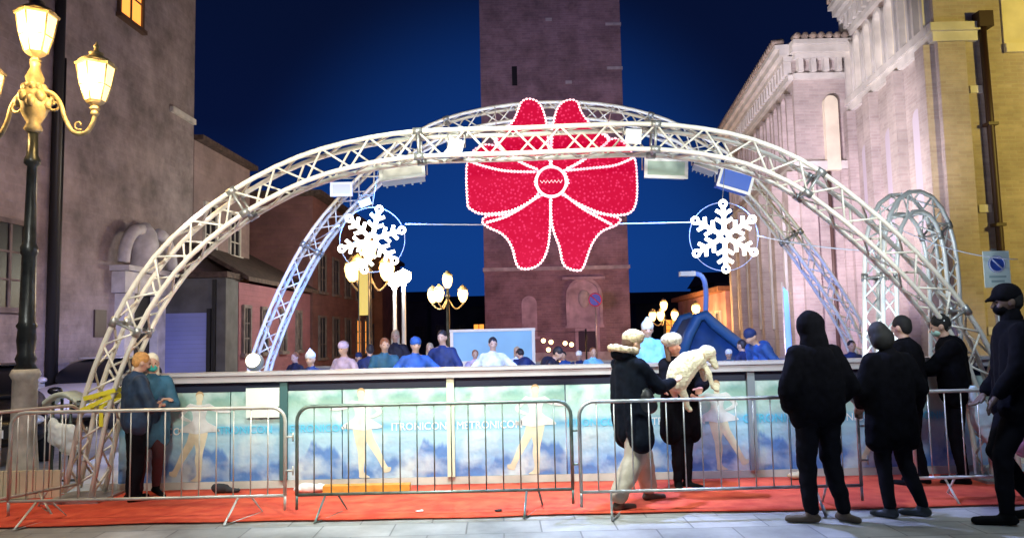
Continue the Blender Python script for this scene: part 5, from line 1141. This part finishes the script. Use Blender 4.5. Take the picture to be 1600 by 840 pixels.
for px, py, dy in ((1099,556,-0.065),(1108,553,0.05)): e.ball(D(px,py,dy)-org, (0.022,0.018,0.04))
o = e.build('ears', mat('tan_fur',(0.45,0.33,0.18),0.95), dog); rm(o, 0.007, 0.01, 1)
e = MB(); e.ball(D(1120,569,-0.015)-org, 0.013); e.build('nose', M_black, dog)
e = MB(); e.ball(D(1110,556,-0.045)-org, 0.010); e.build('eyes', M_black, dog)
# two at the left foot of the arch
M_blond = mat('ginger_blond_hair', (0.55,0.28,0.09), 0.8, 0, 0.3, 30)
M_blue = mat('blue_denim_jacket', (0.012,0.035,0.08), 0.7, 0, 0.5, 7)
person('ginger haired man with folded arms in a dark blue jacket at the left arch foot', at(212,7.95), 7.95, rad(-52), 1.52,
       dict(elL=(-0.27,0.16,1.12), wrL=(0.02,0.30,1.16), elR=(0.27,0.10,1.10), wrR=(-0.02,0.26,1.10), head=(0,0.05,1.61), knL=(-0.07,0,0.49), knR=(0.08,0.02,0.49)),
       coat=M_blue, hair=M_blond, bulk=1.20, hem=0.80, vox=0.013)
person('person in white hood, teal mask and teal jacket beside the ginger haired man', at(236,8.15), 8.14, rad(215), 1.50,
       dict(elL=(-0.25,0.10,1.10), wrL=(-0.1,0.26,1.12), elR=(0.25,0.10,1.12), wrR=(0.05,0.28,1.14), knL=(-0.08,0.10,0.50), anL=(-0.08,-0.02,0.12)),
       coat=mat('teal_jacket',(0.025,0.11,0.19),0.7,0,0.4,6), hair=mat('white_hair',(0.72,0.68,0.55),0.9), hairstyle='long', mask=mat('teal_mask',(0.05,0.55,0.50),0.7), bulk=1.12, hem=0.62, vox=0.013,
       trousers=mat('maroon_trousers',(0.06,0.015,0.02),0.8))

# skaters
cm = {'navy':(0.01,0.025,0.12),'pink':(0.50,0.40,0.58),'blue':(0.02,0.09,0.40),'teal':(0.10,0.30,0.42),'white':(0.70,0.74,0.85),'dark':(0.01,0.01,0.03),'sky':(0.18,0.48,0.80),'grey':(0.30,0.30,0.45)}  # cloth hues leaned bluer to take in the blue rink light
def jm(k): return mat(k+'_jacket', cm[k], 0.7, 0, 0.3, 8)
hairs = [mat('dark_hair',(0.02,0.015,0.02),0.6), mat('auburn_hair',(0.25,0.09,0.04),0.6), mat('fair_hair',(0.45,0.36,0.25),0.6)]
wide = dict(elL=(-0.36,0.05,1.20), wrL=(-0.56,0.12,1.06), elR=(0.36,0.05,1.20), wrR=(0.54,0.12,1.04))
down = dict(elL=(-0.30,0.0,1.14), wrL=(-0.38,0.10,0.95), elR=(0.30,0.0,1.14), wrR=(0.38,0.10,0.95))
lean = dict(chest=(0,0.12,1.22), neck=(0,0.24,1.38), head=(0,0.32,1.50), shL=(-0.185,0.22,1.33), shR=(0.185,0.22,1.33), elL=(-0.3,0.1,1.1), wrL=(-0.35,0.25,0.95), elR=(0.32,0.1,1.1), wrR=(0.42,0.2,0.98))
fwd = dict(elL=(-0.26,0.16,1.16), wrL=(-0.2,0.40,1.14), elR=(0.26,0.16,1.16), wrR=(0.2,0.40,1.14))
SK = [
 (486,543,10.2,'navy',0,170,fwd,'pompom','white','child in navy with a white pompom hat at the left end of the rink wall'),
 (538,527,11.2,'pink',2,150,down,'beanie','pink','skater in pale pink coat and hat near the left part of the ice'),
 (578,536,12.6,'navy',0,20,down,None,None,'skater in navy turned away, just right of the pale pink skater'),
 (601,526,11.4,'teal',1,200,fwd,None,None,'auburn haired skater in teal jacket below the twin white lamps'),
 (618,514,15.0,'dark',2,180,down,None,None,'fair haired person in dark clothes by the foot of the white lamp posts'),
 (649,520,10.8,'blue',0,200,wide,'beanie','blue','skater in bright blue with cap and arms held out'),
 (692,514,12.2,'navy',0,160,down,None,None,'dark haired skater in navy left of the light blue hut'),
 (770,525,12.0,'white',0,190,wide,None,None,'skater in white jacket with both arms spread before the light blue hut'),
 (808,540,14.0,'white',2,180,down,None,None,'small fair haired skater in white at the right half of the hut'),
 (824,543,13.2,'navy',0,30,lean,None,None,'small skater in navy leaning forward at the right end of the hut'),
 (846,540,12.0,'dark',0,250,lean,None,None,'skater in dark clothes leaning left beside the fairy lights'),
 (880,548,15.5,'blue',0,180,down,None,None,'small skater in blue under the fairy lights'),
 (904,544,14.6,'navy',2,180,down,'beanie','white','small skater in navy with white hat in front of the tower door'),
 (926,541,13.6,'sky',1,190,fwd,None,None,'auburn haired skater in sky blue left of the woman with the fur hood'),
 (1012,494,10.6,'sky',0,180,None,'pompom','white','tall skater in light blue suit and white hat between the woman and the dog'),
 (1054,538,13.0,'grey',1,160,down,None,None,'skater in grey partly hidden by the person with the dog'),
 (1160,529,12.4,'navy',0,40,down,None,None,'skater in navy at the low end of the inflatable slide'),
 (1202,511,11.2,'blue',0,110,lean,'beanie','navy','skater in blue bending over near the right end of the ice'),
 (462,549,13.5,'dark',1,150,down,None,None,'auburn haired child in dark clothes at the far left of the ice'),
 (560,546,14.2,'grey',0,200,down,'beanie','navy','small skater in grey with a navy hat between the pale pink and navy skaters'),
 (672,534,13.8,'teal',2,170,down,None,None,'fair haired skater in teal just right of the skater in bright blue'),
 (742,545,14.4,'pink',1,190,down,None,None,'small auburn haired skater in pink at the left edge of the light blue hut'),
 (1138,541,13.4,'teal',0,170,down,'beanie','white','small skater in teal with white hat before the inflatable slide'),
 (1262,534,13.0,'navy',1,190,down,None,None,'auburn haired skater in navy mostly hidden by the man in the puffer jacket'),
 (1330,530,12.2,'navy',0,180,down,None,None,'skater in navy seen just right of the man in the puffer jacket'),
]
for (px, py, Y, c_, h_, yaw, pose, hat, hm, lab) in SK:
    top = W(px, py, Y).z-0.08; H = top/ (1.755/1.75)
    if hat: H *= 0.97
    if pose is lean: H = top/1.64*1.75
    person(lab, WX(px, Y, 540), Y, rad(yaw), H, pose, coat=jm(c_), trousers=jm('navy') if c_ != 'sky' else jm('sky'), hair=None if hat else hairs[h_], hairstyle='long' if h_ == 2 else 'short', hat=hat, hatm=jm(hm) if hm else None,
           bulk=1.02 if px != 1012 else 1.3, hem=0.78, vox=0.018, z=0.08, group='skaters on the ice', hands=False, disp=0.03, shoe=jm('white'))
